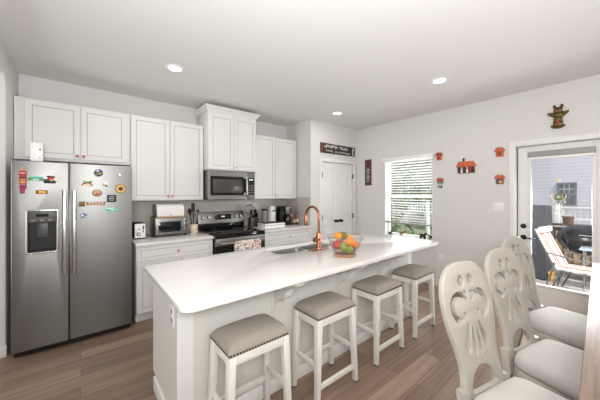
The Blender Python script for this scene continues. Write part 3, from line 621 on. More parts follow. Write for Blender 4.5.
# utensil crock and its utensils
cx, cy = 1.235, 3.87
t = thing('utensil_crock', 'small pale patterned crock holding black utensils beside the toaster oven', 'crock', (cx, cy, CT))
B().m('c_cream').lathe([(0, 0), (.045, 0), (.052, .01), (.054, .12), (.049, .122), (.046, .015), (0, .012)], (cx, cy, CT), 24).done('crock_body', t)
b = B().m('c_pink')
for k in range(9): b.ball((cx+.0535*math.cos(k*.7), cy+.0535*math.sin(k*.7), CT+.03+.02*(k % 3)), (.01, .01, .008), 8)
b.done('painted_flowers', t)
def utensil(label, top, kind, lean, c=(cx, cy), m='black_matte', hm='black_matte'):
    p = Vector((c[0]+lean[0]*.25, c[1]+lean[1]*.25, CT+.018)); q = Vector((c[0]+lean[0], c[1]+lean[1], CT+top)); d = (q-p).normalized()
    t = thing('kitchen_utensil', label, 'utensil', tuple(p), 0, 'utensils standing in crocks')
    B().m(hm).tube([p, p+(q-p)*.72], .006, 8).done('handle', t)
    e = p+(q-p)*.7; b = B().m(m)
    if kind == 'spoon': b.tube([e, e+(q-e)*.2, e+(q-e)*.45, e+(q-e)*.75, q], [.005, .014, .027, .027, .006], 10)
    elif kind == 'spatula': b.bar(e, q, .05, .006, .002, up=(0, 1, 0))
    else: b.tube([e, e+(q-e)*.3, e+(q-e)*.7, q], [.006, .02, .022, .012], 8)
    b.done('head', t)
utensil('black cooking spoon leaning left in the patterned crock', .35, 'spoon', (-.06, .0))
utensil('tall black spatula standing upright in the patterned crock', .42, 'spatula', (.0, .035))
utensil('black ladle leaning right in the patterned crock', .33, 'tongs', (.066, .02))
utensil('steel spoon standing between the black utensils in the patterned crock', .30, 'spoon', (.03, -.045), m='steel_handle', hm='steel_handle')
# right hand counter
cx2, cy2 = 2.205, 3.95
t = thing('utensil_crock', 'grey metal crock with black handled tools right of the range', 'crock', (cx2, cy2, CT))
B().m('steel_dark').lathe([(0, 0), (.05, 0), (.055, .008), (.057, .15), (.053, .152), (.05, .015), (0, .012)], (cx2, cy2, CT), 24).done('crock_body', t)
def strainer():
    p = Vector((cx2-.01, cy2+.03, CT+.02)); t = thing('strainer', 'round grey mesh strainer standing in the grey metal crock', 'strainer', tuple(p))
    B().m('black_matte').tube([p, p+Vector((-.01, .0, .2))], .006, 8).done('handle', t)
    c = p+Vector((-.014, 0, .275))
    B().m('steel_dark').tube([c+Vector((.08*math.cos(a*PI/12), 0, .08*math.sin(a*PI/12))) for a in range(24)], .005, 6, closed=True).done('rim', t)
    B().m('grey_light').lathe([(.079, 0), (.065, .022), (.04, .036), (0, .042)], c, 24, ((1, 0, 0), (0, 0, 1), (0, 1, 0))).done('mesh_bowl', t)
strainer()
utensil('black spatula in the grey metal crock, left of the other', .29, 'spatula', (-.03, -.05), (cx2, cy2))
utensil('black spoon in the grey metal crock, right of the spatula', .30, 'spoon', (.045, -.055), (cx2, cy2))
t = thing('knife_block', 'small black knife block beside the grey metal crock', 'knife block', (2.315, 4.0, CT))
B().m('black_matte').hexa([(2.275, 3.94, CT), (2.355, 3.94, CT), (2.355, 4.06, CT), (2.275, 4.06, CT), (2.275, 3.97, CT+.15), (2.355, 3.97, CT+.15), (2.355, 4.09, CT+.19), (2.275, 4.09, CT+.19)], .004).done('block', t)
for k in range(4): B().m('black_metal').bar((2.287+.018*k, 4.01, CT+.15), (2.287+.018*k, 3.985, CT+.265-.012*k), .011, .02, .003).done('knife_handle', t)
t = thing('canister', 'tall grey canister behind the white stacked trays', 'canister', (2.50, 4.02, CT))
B().m('grey_light').lathe([(0, 0), (.046, 0), (.048, .005), (.048, .255), (0, .255)], (2.50, 4.02, CT), 24).done('jar', t)
B().m('black_matte').lathe([(.049, .256), (.049, .285), (.04, .292), (0, .292)], (2.50, 4.02, CT), 24).done('lid', t)
# single-serve coffee machine: white column, rounded top, dark side
t = thing('kettle', 'tall white kettle with rounded top and dark side behind the stacked trays', 'kettle', (2.632, 3.98, CT))
B().m('white_gloss').lathe([(0, 0), (.066, 0), (.07, .01), (.068, .24), (.062, .30), (.045, .335), (.02, .345), (0, .346)], (2.632, 3.98, CT), 28).done('body', t)
B().m('black_gloss').box((2.682, 3.93, CT+.02), (2.72, 4.03, CT+.30), .012, 3).done('dark_panel', t)
B().m('steel_dark').box((2.592, 3.905, CT+.24), (2.672, 3.92, CT+.27), .004).done('spout', t)
# stacked white trays
for z0, z1, l in ((CT, CT+.042, 'white flat box at the bottom of the stack right of the range'), (CT+.047, CT+.075, 'white flat tray on top of the stack right of the range')):
    t = thing('storage_tray', l, 'tray', (2.44, 3.72, z0))
    B().m('white_plastic').box((2.255, 3.60, z0), (2.645, 3.845, z1), .006).done('tray_body', t)
    B().m('black_matte').box((2.26, 3.605, z1), (2.64, 3.84, z1+.005), .001).done('lid_seam', t)
# coffee maker
t = thing('coffee_maker', 'black drip coffee maker with a steel top and glass carafe', 'coffee maker', (2.86, 3.86, CT))
B().m('black_matte').box((2.775, 3.76, CT), (2.965, 3.99, CT+.03), .008).box((2.775, 3.90, CT+.02), (2.965, 3.99, CT+.33), .008).done('coffee_body', t)
B().m('steel').box((2.79, 3.77, CT+.195), (2.955, 3.905, CT+.33), .012, 3).m('black_gloss').box((2.855, 3.767, CT+.22), (2.89, 3.772, CT+.30), .001).done('brew_head', t)
k = B().m('pot_glass').lathe([(0, 0), (.055, 0), (.068, .02), (.07, .06), (.055, .11), (.045, .125)], (2.872, 3.83, CT+.034), 24).done('carafe', t)
B().m('black_gloss').lathe([(0, .001), (.052, .001), (.065, .021), (.067, .055), (0, .055)], (2.872, 3.83, CT+.034), 24).done('coffee', k)
B().m('black_matte').tube([(2.872, 3.765, CT+.15), (2.872, 3.72, CT+.14), (2.872, 3.715, CT+.08), (2.872, 3.755, CT+.06)], .009, 8).lathe([(.047, .125), (.047, .14), (0, .145)], (2.872, 3.83, CT+.034), 20).done('carafe_handle', k)
B().m('black_gloss').box((2.725, 3.80, CT), (2.768, 3.98, CT+.335), .008).done('water_tank', t)
t = thing('canister', 'steel topped glass canister right of the coffee maker', 'canister', (3.01, 3.93, CT))
B().m('c_cream').lathe([(0, 0), (.034, 0), (.036, .005), (.036, .19), (0, .19)], (3.01, 3.93, CT), 20).done('jar', t)
B().m('steel').lathe([(.038, .19), (.038, .32), (.032, .327), (0, .327)], (3.01, 3.93, CT), 20).done('lid', t)
for i, (x, y, h, mt, l) in enumerate(((2.995, 3.80, .19, 'c_brown', 'brown bottle in front of the steel topped canister'), (3.045, 3.77, .21, 'copper', 'copper coloured bottle nearest the pantry wall'), (3.05, 3.845, .23, 'c_brown', 'tall brown bottle behind the copper coloured one'))):
    t = thing('bottle', l, 'bottle', (x, y, CT))
    B().m(mt).lathe([(0, 0), (.021, 0), (.023, .006), (.023, h*.6), (.010, h*.76), (.009, h*.9), (0, h*.9)], (x, y, CT), 16).done('bottle_body', t)
    B().m('c_cream').lathe([(.0234, h*.18), (.0234, h*.45)], (x, y, CT), 16).done('paper_label', t)
    B().m('black_matte').lathe([(.011, h*.88), (.011, h), (0, h)], (x, y, CT), 12).done('cap', t)

# ------------------------------------------------------------ island
IX0, IX1, IY0, IY1, IZ = .365, 3.145, 1.315, 2.335, .915
bx0, bx1, by0, by1 = .43, 3.10, 1.64, 2.30
t = thing('kitchen_island', 'long white kitchen island base with corbels under its overhang', 'island', (1.76, 1.97, 0))
b = B().m('island_paint').box((bx0, by0, 0), (bx1, by0+.02, IZ-.032))
for xx in (bx0, bx1-.02): b.prism([(by0+.02, 0), (by1-.07, 0), (by1-.07, .105), (by1, .105), (by1, IZ-.032), (by0+.02, IZ-.032)], lambda p, xx=xx: (xx, p[0], p[1]), lambda p, xx=xx: (xx+.02, p[0], p[1]))
b.done('island_body', t)
B().m('island_paint').box((bx0+.02, by1-.02, .105), (bx1-.02, by1, IZ-.032)).box((bx0+.02, by0+.02, .105), (bx1-.02, by1-.02, .125)).box((bx0+.02, by1-.09, 0), (bx1-.02, by1-.07, .105)).done('cabinet_back', t)
b = B().m('trim')
b.box((bx0-.014, by0-.014, 0), (bx1+.014, by0, .1), .003).box((bx0-.014, by0-.014, 0), (bx0, by1-.075, .1), .003).box((bx1, by0-.014, 0), (bx1+.014, by1-.075, .1), .003)
b.done('base_moulding', t)
for xx in (bx0-.002, bx1-.09): B().m('trim').box((xx, by0-.004, .1), (xx+.092, by0, IZ-.034)).done('corner_stile', t)
for cxx in (1.09, 1.785, 2.43):
    ww = .075
    pr = [(0, 0), (-.275, 0), (-.275, -.035), (-.262, -.045)]+[(-.262+.02+.10*math.sin(a), -.045-.10*(1-math.cos(a))*1.0) for a in [k*PI/16 for k in range(1, 9)]]
    pr += [(-.115, -.16), (-.085, -.175)]+[(-.085+.0+.06*math.sin(a), -.175-.085*(1-math.cos(a))) for a in [k*PI/12 for k in range(1, 7)]]+[(-.02, -.285), (0, -.285)]
    cb = B().m('island_paint').prism(pr, lambda p: (cxx, by0+p[0], IZ-.034+p[1]), lambda p: (cxx+ww, by0+p[0], IZ-.034+p[1]), .004)
    cb.box((cxx-.012, by0-.008, IZ-.33), (cxx+ww+.012, by0, IZ-.034), .002)
    cb.done('corbel', t)
for k in range(4):
    x0 = bx0+.01+k*(bx1-bx0-.02)/4; w = (bx1-bx0-.02)/4
    # doors on the kitchen side of the island
    bb = B().m('cabinet').box((x0+.002, by1, .12), (x0+w-.002, by1+.018, IZ-.05), .003).box((x0+.06, by1+.017, .18), (x0+w-.06, by1+.0185, IZ-.11)); bb.done('door', t)
so = B().m('white_plastic').box((bx0-.006, 1.70, .66), (bx0, 1.775, .78), .003).done('outlet_plate', t)
B().m('grey_light').box((bx0-.008, 1.722, .735), (bx0-.005, 1.753, .762), .001).box((bx0-.008, 1.722, .68), (bx0-.005, 1.753, .707), .001).done('socket', so)
SX0, SX1, SY0, SY1 = 1.37, 2.13, 1.945, 2.225
rr = .09
outl = rrect(IX0, IY0, IX1, IY1, .07, 8)
o = B().m('quartz').flat(outl, [rrect(SX0, SY0, SX1, SY1, .05, 6)], .03, .004, Matrix.Translation((0, 0, IZ-.015)), 2).done('countertop', smooth=20, loc=(1.75, 1.82, IZ-.03))
tag(o, 'long white quartz island countertop with rounded corners and a sink cutout', 'countertop')
t = thing('sink', 'stainless steel double-bowl sink set into the island countertop', 'sink', (1.75, 2.08, IZ-.2))
def basin(x0, x1):
    b = B().m('sink_steel'); y0, y1 = SY0-.006, SY1+.006; zt, zb = IZ-.031, IZ-.20
    def f(u, v):
        i = u*28 % 28; pts = rrect(x0, y0, x1, y1, .05, 6); p = pts[int(round(i)) % len(pts)]; c = ((x0+x1)/2, (y0+y1)/2)
        if v < .6: k = 1-.03*v; return (c[0]+(p[0]-c[0])*k, c[1]+(p[1]-c[1])*k, zt+(zb-zt)*v/.6)
        k = .98*(1-(v-.6)/.4*.95); return (c[0]+(p[0]-c[0])*k, c[1]+(p[1]-c[1])*k, zb-.004*(v-.6))
    b.surf(f, 28, 10, True); return b
basin(SX0-.006, 1.80).done('basin', t); basin(1.82, SX1+.006).done('basin', t)
for x in (1.585, 1.98): B().m('chrome').lathe([(0, 0), (.028, 0), (.04, .004), (.042, .006), (.04, .0075), (.026, .003), (0, .003)], (x, 2.085, IZ-.2005), 20).done('drain', t)
B().m('steel').box((1.797, SY0, IZ-.06), (1.823, SY1, IZ-.045), .004).done('divider', t)
# sponge in the sink
o = B().m('c_yellow').box((1.60, 1.985, IZ-.196), (1.68, 2.045, IZ-.171), .004).m('c_leaf').box((1.60, 1.985, IZ-.171), (1.68, 2.045, IZ-.163), .002).done('sponge', loc=(1.64, 2.01, IZ-.196)); tag(o, 'yellow sponge lying in the left sink bowl', 'sponge')
o = B().m('black_matte').lathe([(0, 0), (.045, 0), (.05, .02), (.03, .035), (0, .038)], (1.50, 2.06, IZ-.198), 18).done('sink_stopper', loc=(1.50, 2.06, IZ-.198)); tag(o, 'round black stopper in the left sink bowl', 'stopper')
# faucet
fx, fy = 1.79, 1.885
t = thing('faucet', 'tall copper gooseneck faucet standing beside the sink', 'faucet', (fx, fy, IZ))
B().m('copper').flat(rrect(fx-.125, fy-.028, fx+.125, fy+.028, .027, 6), [], .007, .002, Matrix.Translation((0, 0, IZ+.0035))).done('deck_plate', t)
B().m('copper').lathe([(.03, 0), (.03, .012), (.024, .02), (.0235, .15), (.02, .16), (.016, .165), (0, .165)], (fx, fy, IZ+.006), 24).done('faucet_body', t)
R_ = .095; zt = IZ+.33
pts = [(fx, fy, IZ+.16), (fx, fy, IZ+.25)]+[(fx, fy+R_-R_*math.cos(a), zt-.01+R_*math.sin(a)) for a in [k*PI/14 for k in range(15)]]
B().m('copper').tube(pts, .0125, 14).done('gooseneck', t)
ye = fy+2*R_
B().m('copper').lathe([(.0135, 0), (.0165, -.02), (.019, -.08), (.018, -.10), (0, -.10)], (fx, ye, zt-.008), 20).m('black_matte').lathe([(.015, -.10), (.015, -.104), (0, -.104)], (fx, ye, zt-.008), 16).done('spray_head', t)
h = B().m('copper').cyl((fx, fy, IZ+.10), (fx-.05, fy, IZ+.10), .021, n=18).done('valve', t)
B().m('copper').lathe([(.012, 0), (.02, .006), (.021, .012), (0, .014)], (fx-.05, fy, IZ+.10), 16, ((0, 1, 0), (0, 0, 1), (-1, 0, 0))).bar((fx-.055, fy, IZ+.105), (fx-.06, fy-.05, IZ+.165), .012, .009, .003).done('handle', h)
o = B().m('chrome').lathe([(.016, 0), (.016, .004), (.009, .007), (0, .007)], (2.03, 1.875, IZ+.0003), 16).done('counter_button', loc=(2.03, 1.875, IZ)); tag(o, 'small round metal cap on the countertop right of the faucet', 'cap')

# fruit bowl
fbx, fby = 1.80, 1.56
t = thing('fruit_bowl', 'wire fruit bowl with a wooden base on the island', 'bowl', (fbx, fby, IZ))
B().m('wood_base').lathe([(0, 0), (.092, 0), (.096, .004), (.096, .016), (.092, .02), (0, .02)], (fbx, fby, IZ), 32).done('base', t)
def wr(k): return .088+(.158-.088)*(k**.8)
b = B().m('wire')
for k in (0, .25, .5, .75, 1):
    b.tube([(fbx+wr(k)*math.cos(a*PI/18), fby+wr(k)*math.sin(a*PI/18), IZ+.022+.15*k) for a in range(36)], .0026 if k == 1 else .0011, 6, closed=True)
for a in range(28):
    for sgn in (1, -1):
        b.tube([(fbx+wr(k/6)*math.cos(a*2*PI/28+sgn*.16*k/6), fby+wr(k/6)*math.sin(a*2*PI/28+sgn*.16*k/6), IZ+.022+.15*k/6) for k in range(7)], .0009, 4, cap=False)
b.done('wire_basket', t)
def fruit(kind, label, c, r, m, sz=1, elong=(1, 1, 1), group=None):
    c = Vector((fbx+c[0]*.92, fby+c[1]*.92, IZ+c[2]+.004)); t = thing(kind, label, 'fruit', tuple(c-Vector((0, 0, r))), 0, 'fruit in the wire bowl')
    b = B().m(m); d = bmesh.ops.create_uvsphere(b.bm, u_segments=20, v_segments=14, radius=1)
    for v in d['verts']:
        n = v.co.copy(); dip = 1-.22*max(0, (n.z-.8)/.2)**1.2 if kind in ('apple', 'orange', 'plum') else 1
        v.co = Vector((n.x*r*elong[0], n.y*r*elong[1], n.z*r*elong[2]*dip))+c
    b._fin(0); b.done('flesh', t)
    B().m('c_olive' if kind != 'apple' else 'c_brown').cyl(c+Vector((0, 0, r*elong[2]*.72)), c+Vector((.002, 0, r*elong[2]*(1.02 if kind == 'apple' else .86))), .0035 if kind == 'apple' else .005, n=8).done('stem', t)
fruit('apple', 'red apple at the left rim of the wire fruit bowl', (-.075, .03, .095), .042, 'c_apple')
fruit('apple', 'red apple in the middle left of the fruit bowl', (.0, .06, .088), .038, 'c_apple')
fruit('orange', 'orange on top at the back left of the fruit bowl', (-.035, .055, .165), .034, 'c_orange')
fruit('mango', 'green and brown mango on top of the fruit bowl', (.04, .06, .158), .040, 'c_olive', elong=(1.25, .95, .95))
fruit('orange', 'golden orange in the front centre of the fruit bowl', (.012, -.05, .122), .041, 'c_orange')
fruit('orange', 'deep orange mandarin at the right front of the bowl', (.068, -.066, .092), .033, 'c_orange_deep')
fruit('orange', 'orange mandarin low at the right of the bowl', (.088, .0, .09), .034, 'c_orange_deep')
fruit('orange', 'golden orange high at the right rim of the bowl', (.105, .03, .128), .036, 'c_yellow')
fruit('pear', 'green pear low at the front left of the bowl', (-.062, -.036, .083), .035, 'c_green', elong=(1, 1, 1.15))
fruit('pear', 'green pear low at the front centre of the bowl', (-.022, -.072, .064), .032, 'c_green', elong=(1, 1, 1.1))
fruit('plum', 'purple plum at the bottom right front of the bowl', (.036, -.068, .056), .024, 'c_plum')
fruit('plum', 'purple plum at the bottom centre back of the bowl', (.02, .005, .075), .026, 'c_plum')

# ------------------------------------------------------------ counter stools
def stool():
    t = thing('counter_stool', '', 'stool', (0, 0, 0), 0, 'counter stools along the island')
    hw, hd, zs = .197, .134, .598
    def top(u, v):
        x, y = 2*u-1, 2*v-1; e = (1-abs(x)**5)*(1-abs(y)**4); k = .93+.07*max(0, 1-max(abs(x), abs(y))**8)
        return (x*hw, y*hd, zs+.012+.052*max(0, e)**.42*(1-.08*x*x))
    b = B().m('stool_fabric').surf(top, 28, 20)
    b.box((-hw, -hd, zs-.012), (hw, hd, zs+.013), .003)
    b.done('seat', t, smooth=60)
    b = B().m('nail'); n1, n2 = 21, 14
    for i in range(n1):
        x = -hw+2*hw*(i+.5)/n1
        for y, s in ((-hd, -1), (hd, 1)): b.ball((x, y, zs-.002), (.0058, .004, .0058), 6)
    for i in range(n2):
        y = -hd+2*hd*(i+.5)/n2
        for x in (-hw, hw): b.ball((x, y, zs-.002), (.004, .0058, .0058), 6)
    b.done('nailhead_trim', t, label='row of dark bronze nailheads')
    b = B().m('stool_paint'); a = .018
    b.box((-hw+a, -hd+.004, zs-.065), (hw-a, -hd+.026, zs-.0125), .002).box((-hw+a, hd-.026, zs-.065), (hw-a, hd-.004, zs-.0125), .002).box((-hw+.006, -hd+a, zs-.065), (-hw+.028, hd-a, zs-.0125), .002).box((hw-.028, -hd+a, zs-.065), (hw-.006, hd-a, zs-.0125), .002)
    b.done('apron', t)
    def P(sx, sy, z):
        k = 1-z/zs; return Vector((sx*(hw-.022+.028*k), sy*(hd-.021+.016*k), z))
    for sx in (-1, 1):
        for sy in (-1, 1):
            h0, h1 = .017, .022; q0, q1 = P(sx, sy, .012), P(sx, sy, zs-.013)
            rg = lambda q, h: [q+Vector((-h, -h, 0)), q+Vector((h, -h, 0)), q+Vector((h, h, 0)), q+Vector((-h, h, 0))]
            lg = B().m('stool_paint').hexa(rg(q0, h0)+rg(q1, h1), .003).done('leg', t)
            B().m('black_matte').box((q0.x-.013, q0.y-.013, 0), (q0.x+.013, q0.y+.013, .0125), .002).done('foot_pad', lg)
    for sy, z in ((-1, .125), (1, .19)): B().m('stool_paint').bar(P(-1, sy, z), P(1, sy, z), .02, .034, .002).done('stretcher', t)
    for sx in (-1, 1): B().m('stool_paint').bar(P(sx, -1, .27), P(sx, 1, .27), .02, .03, .002).done('stretcher', t)
    return t
s0 = stool()
SL = ['beige nailhead counter stool frontmost of the four, at the left end of the island', 'beige nailhead counter stool second from the left end of the island',
      'beige nailhead counter stool third from the left, in front of the fruit bowl', 'beige nailhead counter stool rearmost of the four, at the right end of the island']
for i, (x, y, r) in enumerate(((.80, 1.452, 0), (1.447, 1.455, 0), (2.14, 1.46, 0), (2.80, 1.46, 0))):
    s = s0 if i == 0 else copy_tree(s0); s.location = (x, y, 0); s.rotation_euler.z = r; s['label'] = SL[i]

# ------------------------------------------------------------ dining table and chairs
TR = math.radians(2.1)
t = thing('dining_table', 'weathered brown plank dining table at the right edge of the picture', 'table', (2.5, -.40, 0), TR)
B().m('table_wood').box((-1.55, -.54, .70), (1.55, .54, .76), .006).done('tabletop', t)
B().m('table_wood').box((-1.35, -.40, .60), (1.35, -.36, .70)).box((-1.35, .34, .60), (1.35, .38, .70)).box((-1.37, -.40, .60), (-1.33, .38, .70)).box((1.33, -.40, .60), (1.37, .38, .70)).done('apron', t)
for sx in (-1, 1):
    for sy in (-1, 1): B().m('table_wood').hexa([(sx*1.32-.03, sy*.36-.03, 0), (sx*1.32+.03, sy*.36-.03, 0), (sx*1.32+.03, sy*.36+.03, 0), (sx*1.32-.03, sy*.36+.03, 0), (sx*1.32-.05, sy*.36-.05, .70), (sx*1.32+.05, sy*.36-.05, .70), (sx*1.32+.05, sy*.36+.05, .70), (sx*1.32-.05, sy*.36+.05, .70)], .004).done('leg', t)
def smooth_poly(pts, n=6, closed=True):
    out = []; N = len(pts)
    for i in range(N):
        p0, p1, p2, p3 = [Vector(pts[(i+k) % N]) for k in (-1, 0, 1, 2)]
        for k in range(n):
            s = k/n; out.append(tuple(.5*((2*p1)+(p2-p0)*s+(2*p0-5*p1+4*p2-p3)*s*s+(-p0+3*p1-3*p2+p3)*s**3)))
    return out
def mirror(pts): return [(-x, z) for x, z in reversed(pts)]
def crescent(cx, cz, r0, r1, a0, a1, off):   # C shaped scroll cut
    o = arc(cx, cz, r0, a0, a1, 16); i = arc(cx+off[0], cz+off[1], r1, a1, a0, 16); return o+i
def chair():
    t = thing('dining_chair', '', 'chair', (0, 0, 0), 0, 'dining chairs along the table')
    zs = .385; dz = -.06; kx = .92
    half = [(.178, -.02), (.168, .06), (.156, .14), (.156, .20), (.172, .28), (.194, .36), (.206, .44), (.206, .52), (.190, .59), (.153, .648), (.098, .685), (.04, .697)]
    out = smooth_poly(half+[(-x, z) for x, z in reversed(half)], 4)
    C = crescent(.090, .405, .082, .056, -80, 155, (-.014, -.004))
    tail = smooth_poly([(.052, .32), (.072, .28), (.098, .23), (.092, .175), (.070, .19), (.052, .24), (.044, .29)], 4)
    low = smooth_poly([(.018, .30), (.034, .25), (.040, .195), (.024, .15), (.010, .19), (.008, .25)], 4)
    leaf = smooth_poly([(.018, .55), (.045, .572), (.070, .55), (.060, .515), (.036, .505), (.024, .525)], 4)
    eye = arc(.028, .475, .011, 0, 330, 10)
    eye2 = arc(.06, .365, .013, 0, 330, 10)
    arch = smooth_poly([(.115, .035), (.095, .085), (.05, .115), (0, .125), (-.05, .115), (-.095, .085), (-.115, .035), (-.05, .03), (.05, .03)], 4)
    arch = [(x*.92, z*1.2+.01) for x, z in arch]
    holes = [arch]
    for h in (C, tail, low, leaf, eye, eye2):
        h = [(x*.94, z+.055) for x, z in h]; holes += [h, mirror(h)]
    tilt = math.radians(12)
    M = Matrix.Translation((0, .245, zs)) @ Matrix.Rotation(-tilt, 4, 'X') @ Matrix(((1, 0, 0, 0), (0, 0, 1, 0), (0, 1, 0, 0), (0, 0, 0, 1)))
    B().m('chair_paint').flat(out, holes, .030, .005, M, 2).done('backrest', t, smooth=20)
    # seat frame follows a rounded trapezoid
    def ring(s, z): return [Vector((x*s, y*s, z)) for x, y in smooth_poly([(.20, .19), (.09, .215), (-.09, .215), (-.20, .19), (-.225, .0), (-.245, -.20), (-.20, -.245), (0, -.255), (.20, -.245), (.245, -.20), (.225, .0)], 4)]
    b = B().m('chair_paint'); n0 = 0
    def band(b, levels):
        rs = [[b.bm.verts.new(p) for p in ring(s, z)] for s, z in levels]; n = len(rs[0]); k0 = len(b.bm.faces)
        for a, c in zip(rs, rs[1:]):
            for i in range(n): b.bm.faces.new((a[i], a[(i+1) % n], c[(i+1) % n], c[i]))
        b.bm.faces.new(rs[0][::-1]); b.bm.faces.new(rs[-1]); return b._fin(k0)
    band(b, [(.96, .315), (.975, .32), (.975, .375), (.965, .38)]); b.done('seat_frame', t)
    b = B().m('chair_fabric'); band(b, [(s_, z_-.05) for s_, z_ in [(.955, .431), (.985, .437), (1.0, .455), (1.0, .475), (.985, .495), (.95, .514), (.88, .530), (.78, .540), (.6, .546), (.3, .549), (.05, .55)]]); b.done('seat_cushion', t, smooth=70)
    for sx in (-1, 1):
        B().m('chair_paint').hexa([(sx*.195-.02, -.235, 0), (sx*.195+.02, -.235, 0), (sx*.195+.02, -.195, 0), (sx*.195-.02, -.195, 0), (sx*.2-.026, -.235, .318), (sx*.2+.026, -.235, .318), (sx*.2+.026, -.18, .318), (sx*.2-.026, -.18, .318)], .006).done('front_leg', t)
        b = B().m('chair_paint'); x = sx*.178
        pts = [(x+sx*.012, .30, 0), (x+sx*.004, .262, .2), (x, .238, .33), (x, .246, .40), (x-sx*.006, .258, .46)]; w = .021
        for p, q in zip(pts, pts[1:]): b.hexa([(p[0]-w, p[1]-.022, p[2]), (p[0]+w, p[1]-.022, p[2]), (p[0]+w, p[1]+.022, p[2]), (p[0]-w, p[1]+.022, p[2]), (q[0]-w, q[1]-.022, q[2]), (q[0]+w, q[1]-.022, q[2]), (q[0]+w, q[1]+.022, q[2]), (q[0]-w, q[1]+.022, q[2])])
        b.done('rear_leg', t)
    return t
c0 = chair()
CL = ['cream dining chair with pierced scroll back frontmost of the three, farthest from the patio door', 'cream dining chair with pierced scroll back in the middle of the row of three', 'cream dining chair with pierced scroll back nearest the patio door']
for i, (x, y, r) in enumerate(((1.60, .225, -14), (2.225, .19, -14), (2.945, .272, -16))):
    c = c0 if i == 0 else copy_tree(c0); c.location = (x, y, 0); c.rotation_euler.z = math.radians(r); c['label'] = CL[i]

# ------------------------------------------------------------ wall things
def scribble(b, x, z, w, h, y, n, seed, mt='chalk', r=.0035, axis='x'):
    rnd = random.Random(seed); b.m(mt)
    for k in range(n):
        x0 = x+w*k/n; pts = []
        for j in range(5):
            px = x0+w/n*(.1+.75*j/4); pzv = z+h*(rnd.random()-.5)
            pts.append((px, y, pzv))
        b.tube(pts, r, 5)
t = thing('wall_sign', 'long black wooden sign with white script above the pantry doors', 'sign', (3.80, PY, 2.21))
B().m('sign_black').box((3.32, PY-.018, 2.205), (4.275, PY-.001, 2.385), .003).done('board', t)
B().m('sign_red').box((3.315, PY-.019, 2.204), (3.375, PY-.0005, 2.386), .003).done('end_band', t)
for a in ((3.40, 2.33, .36, .075, PY-.019, 9, 3, 'chalk', .0065), (3.80, 2.325, .25, .06, PY-.019, 6, 5, 'chalk', .0055), (3.44, 2.25, .2, .04, PY-.019, 6, 6, 'chalk', .004), (3.68, 2.245, .45, .032, PY-.019, 12, 9, 'chalk', .0045)):
    b = B(); scribble(b, *a); b.done('lettering', t)
b = B().m('chalk').lathe([(.0, 0), (.05, 0), (.05, .004), (0, .006)], (4.215, PY-.018, 2.29), 20, ((.6, 0, 0), (0, 0, 1.5), (0, -1, 0))).m('sign_black').lathe([(.0, 0), (.028, 0), (.028, .002), (0, .003)], (4.225, PY-.0235, 2.28), 20, ((.6, 0, 0), (0, 0, 1.6), (0, -1, 0))); b.done('white_ornament', t)
t = thing('wall_sign', 'narrow vertical black and red wooden sign left of the window', 'sign', (XR, 3.18, 1.63))
B().m('sign_black').box((XR-.016, 3.107, 1.625), (XR-.001, 3.25, 2.125), .003).done('board', t)
B().m('sign_red').box((XR-.018, 3.105, 1.95), (XR-.0005, 3.15, 2.127), .002).box((XR-.018, 3.205, 1.95), (XR-.0005, 3.252, 2.127), .002).box((XR-.018, 3.105, 1.622), (XR-.0005, 3.252, 1.65), .002).box((XR-.018, 3.105, 1.65), (XR-.0005, 3.118, 1.95), .002).done('red_panels', t)
b = B().m('chalk'); rnd = random.Random(4)
for k in range(6):
    z = 1.69+.045*k; n = 2+k % 3
    for j in range(n): b.tube([(XR-.018, 3.215-.075*(j+rnd.random()*.3)/n, z-.012), (XR-.018, 3.205-.075*(j+rnd.random()*.3)/n, z+.014), (XR-.018, 3.19-.075*(j+rnd.random()*.3)/n, z-.006)], .004, 5)
b.ball((XR-.018, 3.178, 1.955), (.004, .012, .012), 8); b.done('lettering', t)
# little house plaques
def plaque(y, z, label, w=.085, h=.115, wall='terracotta', roof='rust', style=0):
    t = thing('house_plaque', label, 'wall plaque', (XR, y, z-h/2), 0, 'little house plaques on the right wall'); x = XR-.001
    B().m(wall).box((x-.02, y-w*.4, z-h/2), (x, y+w*.4, z+h*.1), .002).done('house_wall', t)
    B().m(roof).prism([(y-w*.58, z+h*.06), (y+w*.58, z+h*.06), (y+w*.36, z+h*.42), (y-w*.36, z+h*.42)], lambda p: (x, p[0], p[1]), lambda p: (x-.032, p[0], p[1])).done('house_roof', t)
    if style == 0: B().m('rust').box((x-.024, y-w*.16, z-h*.36), (x-.018, y+w*.16, z-h*.02), .001).m('c_black').box((x-.025, y-w*.06, z-h*.33), (x-.02, y+w*.06, z-h*.08)).done('doorway', t)
    elif style == 1: B().m('c_black').box((x-.024, y-w*.34, z-h*.2), (x-.018, y-w*.08, z)).box((x-.024, y+w*.08, z-h*.2), (x-.018, y+w*.34, z)).done('doorway', t)
    elif style == 2: B().m('c_blue').box((x-.025, y+w*.1, z-h*.34), (x-.018, y+w*.38, z+h*.02)).m('c_yellow').box((x-.026, y-w*.3, z-h*.42), (x-.018, y+w*.04, z-h*.18)).done('doorway', t)
    B().m('c_black').cyl((x-.012, y+w*.15, z+h*.42), (x-.012, y+w*.15, z+h*.52), .006, n=8).done('chimney', t)
    return t
plaque(1.838, 2.05, 'small terracotta house plaque beside the top of the window', .095, .125)
t = plaque(1.822, 1.66, 'small grey house plaque with dark openings, below the one at the window top', .1, .1, 'c_grey', 'terracotta', 1)
b = B().m('c_black').ball((XR-.014, 1.835, 1.57), (.012, .022, .018), 8).ball((XR-.014, 1.805, 1.568), (.012, .016, .02), 8).m('c_white').ball((XR-.016, 1.822, 1.566), (.01, .012, .014), 8).tube([(XR-.01, 1.822, 1.612), (XR-.012, 1.822, 1.58)], .002, 5); b.done('hanging_figure', t)
plaque(1.054, 2.022, 'small orange house plaque, upper one beside the patio door', .105, .13, 'terracotta', 'terracotta', 0)
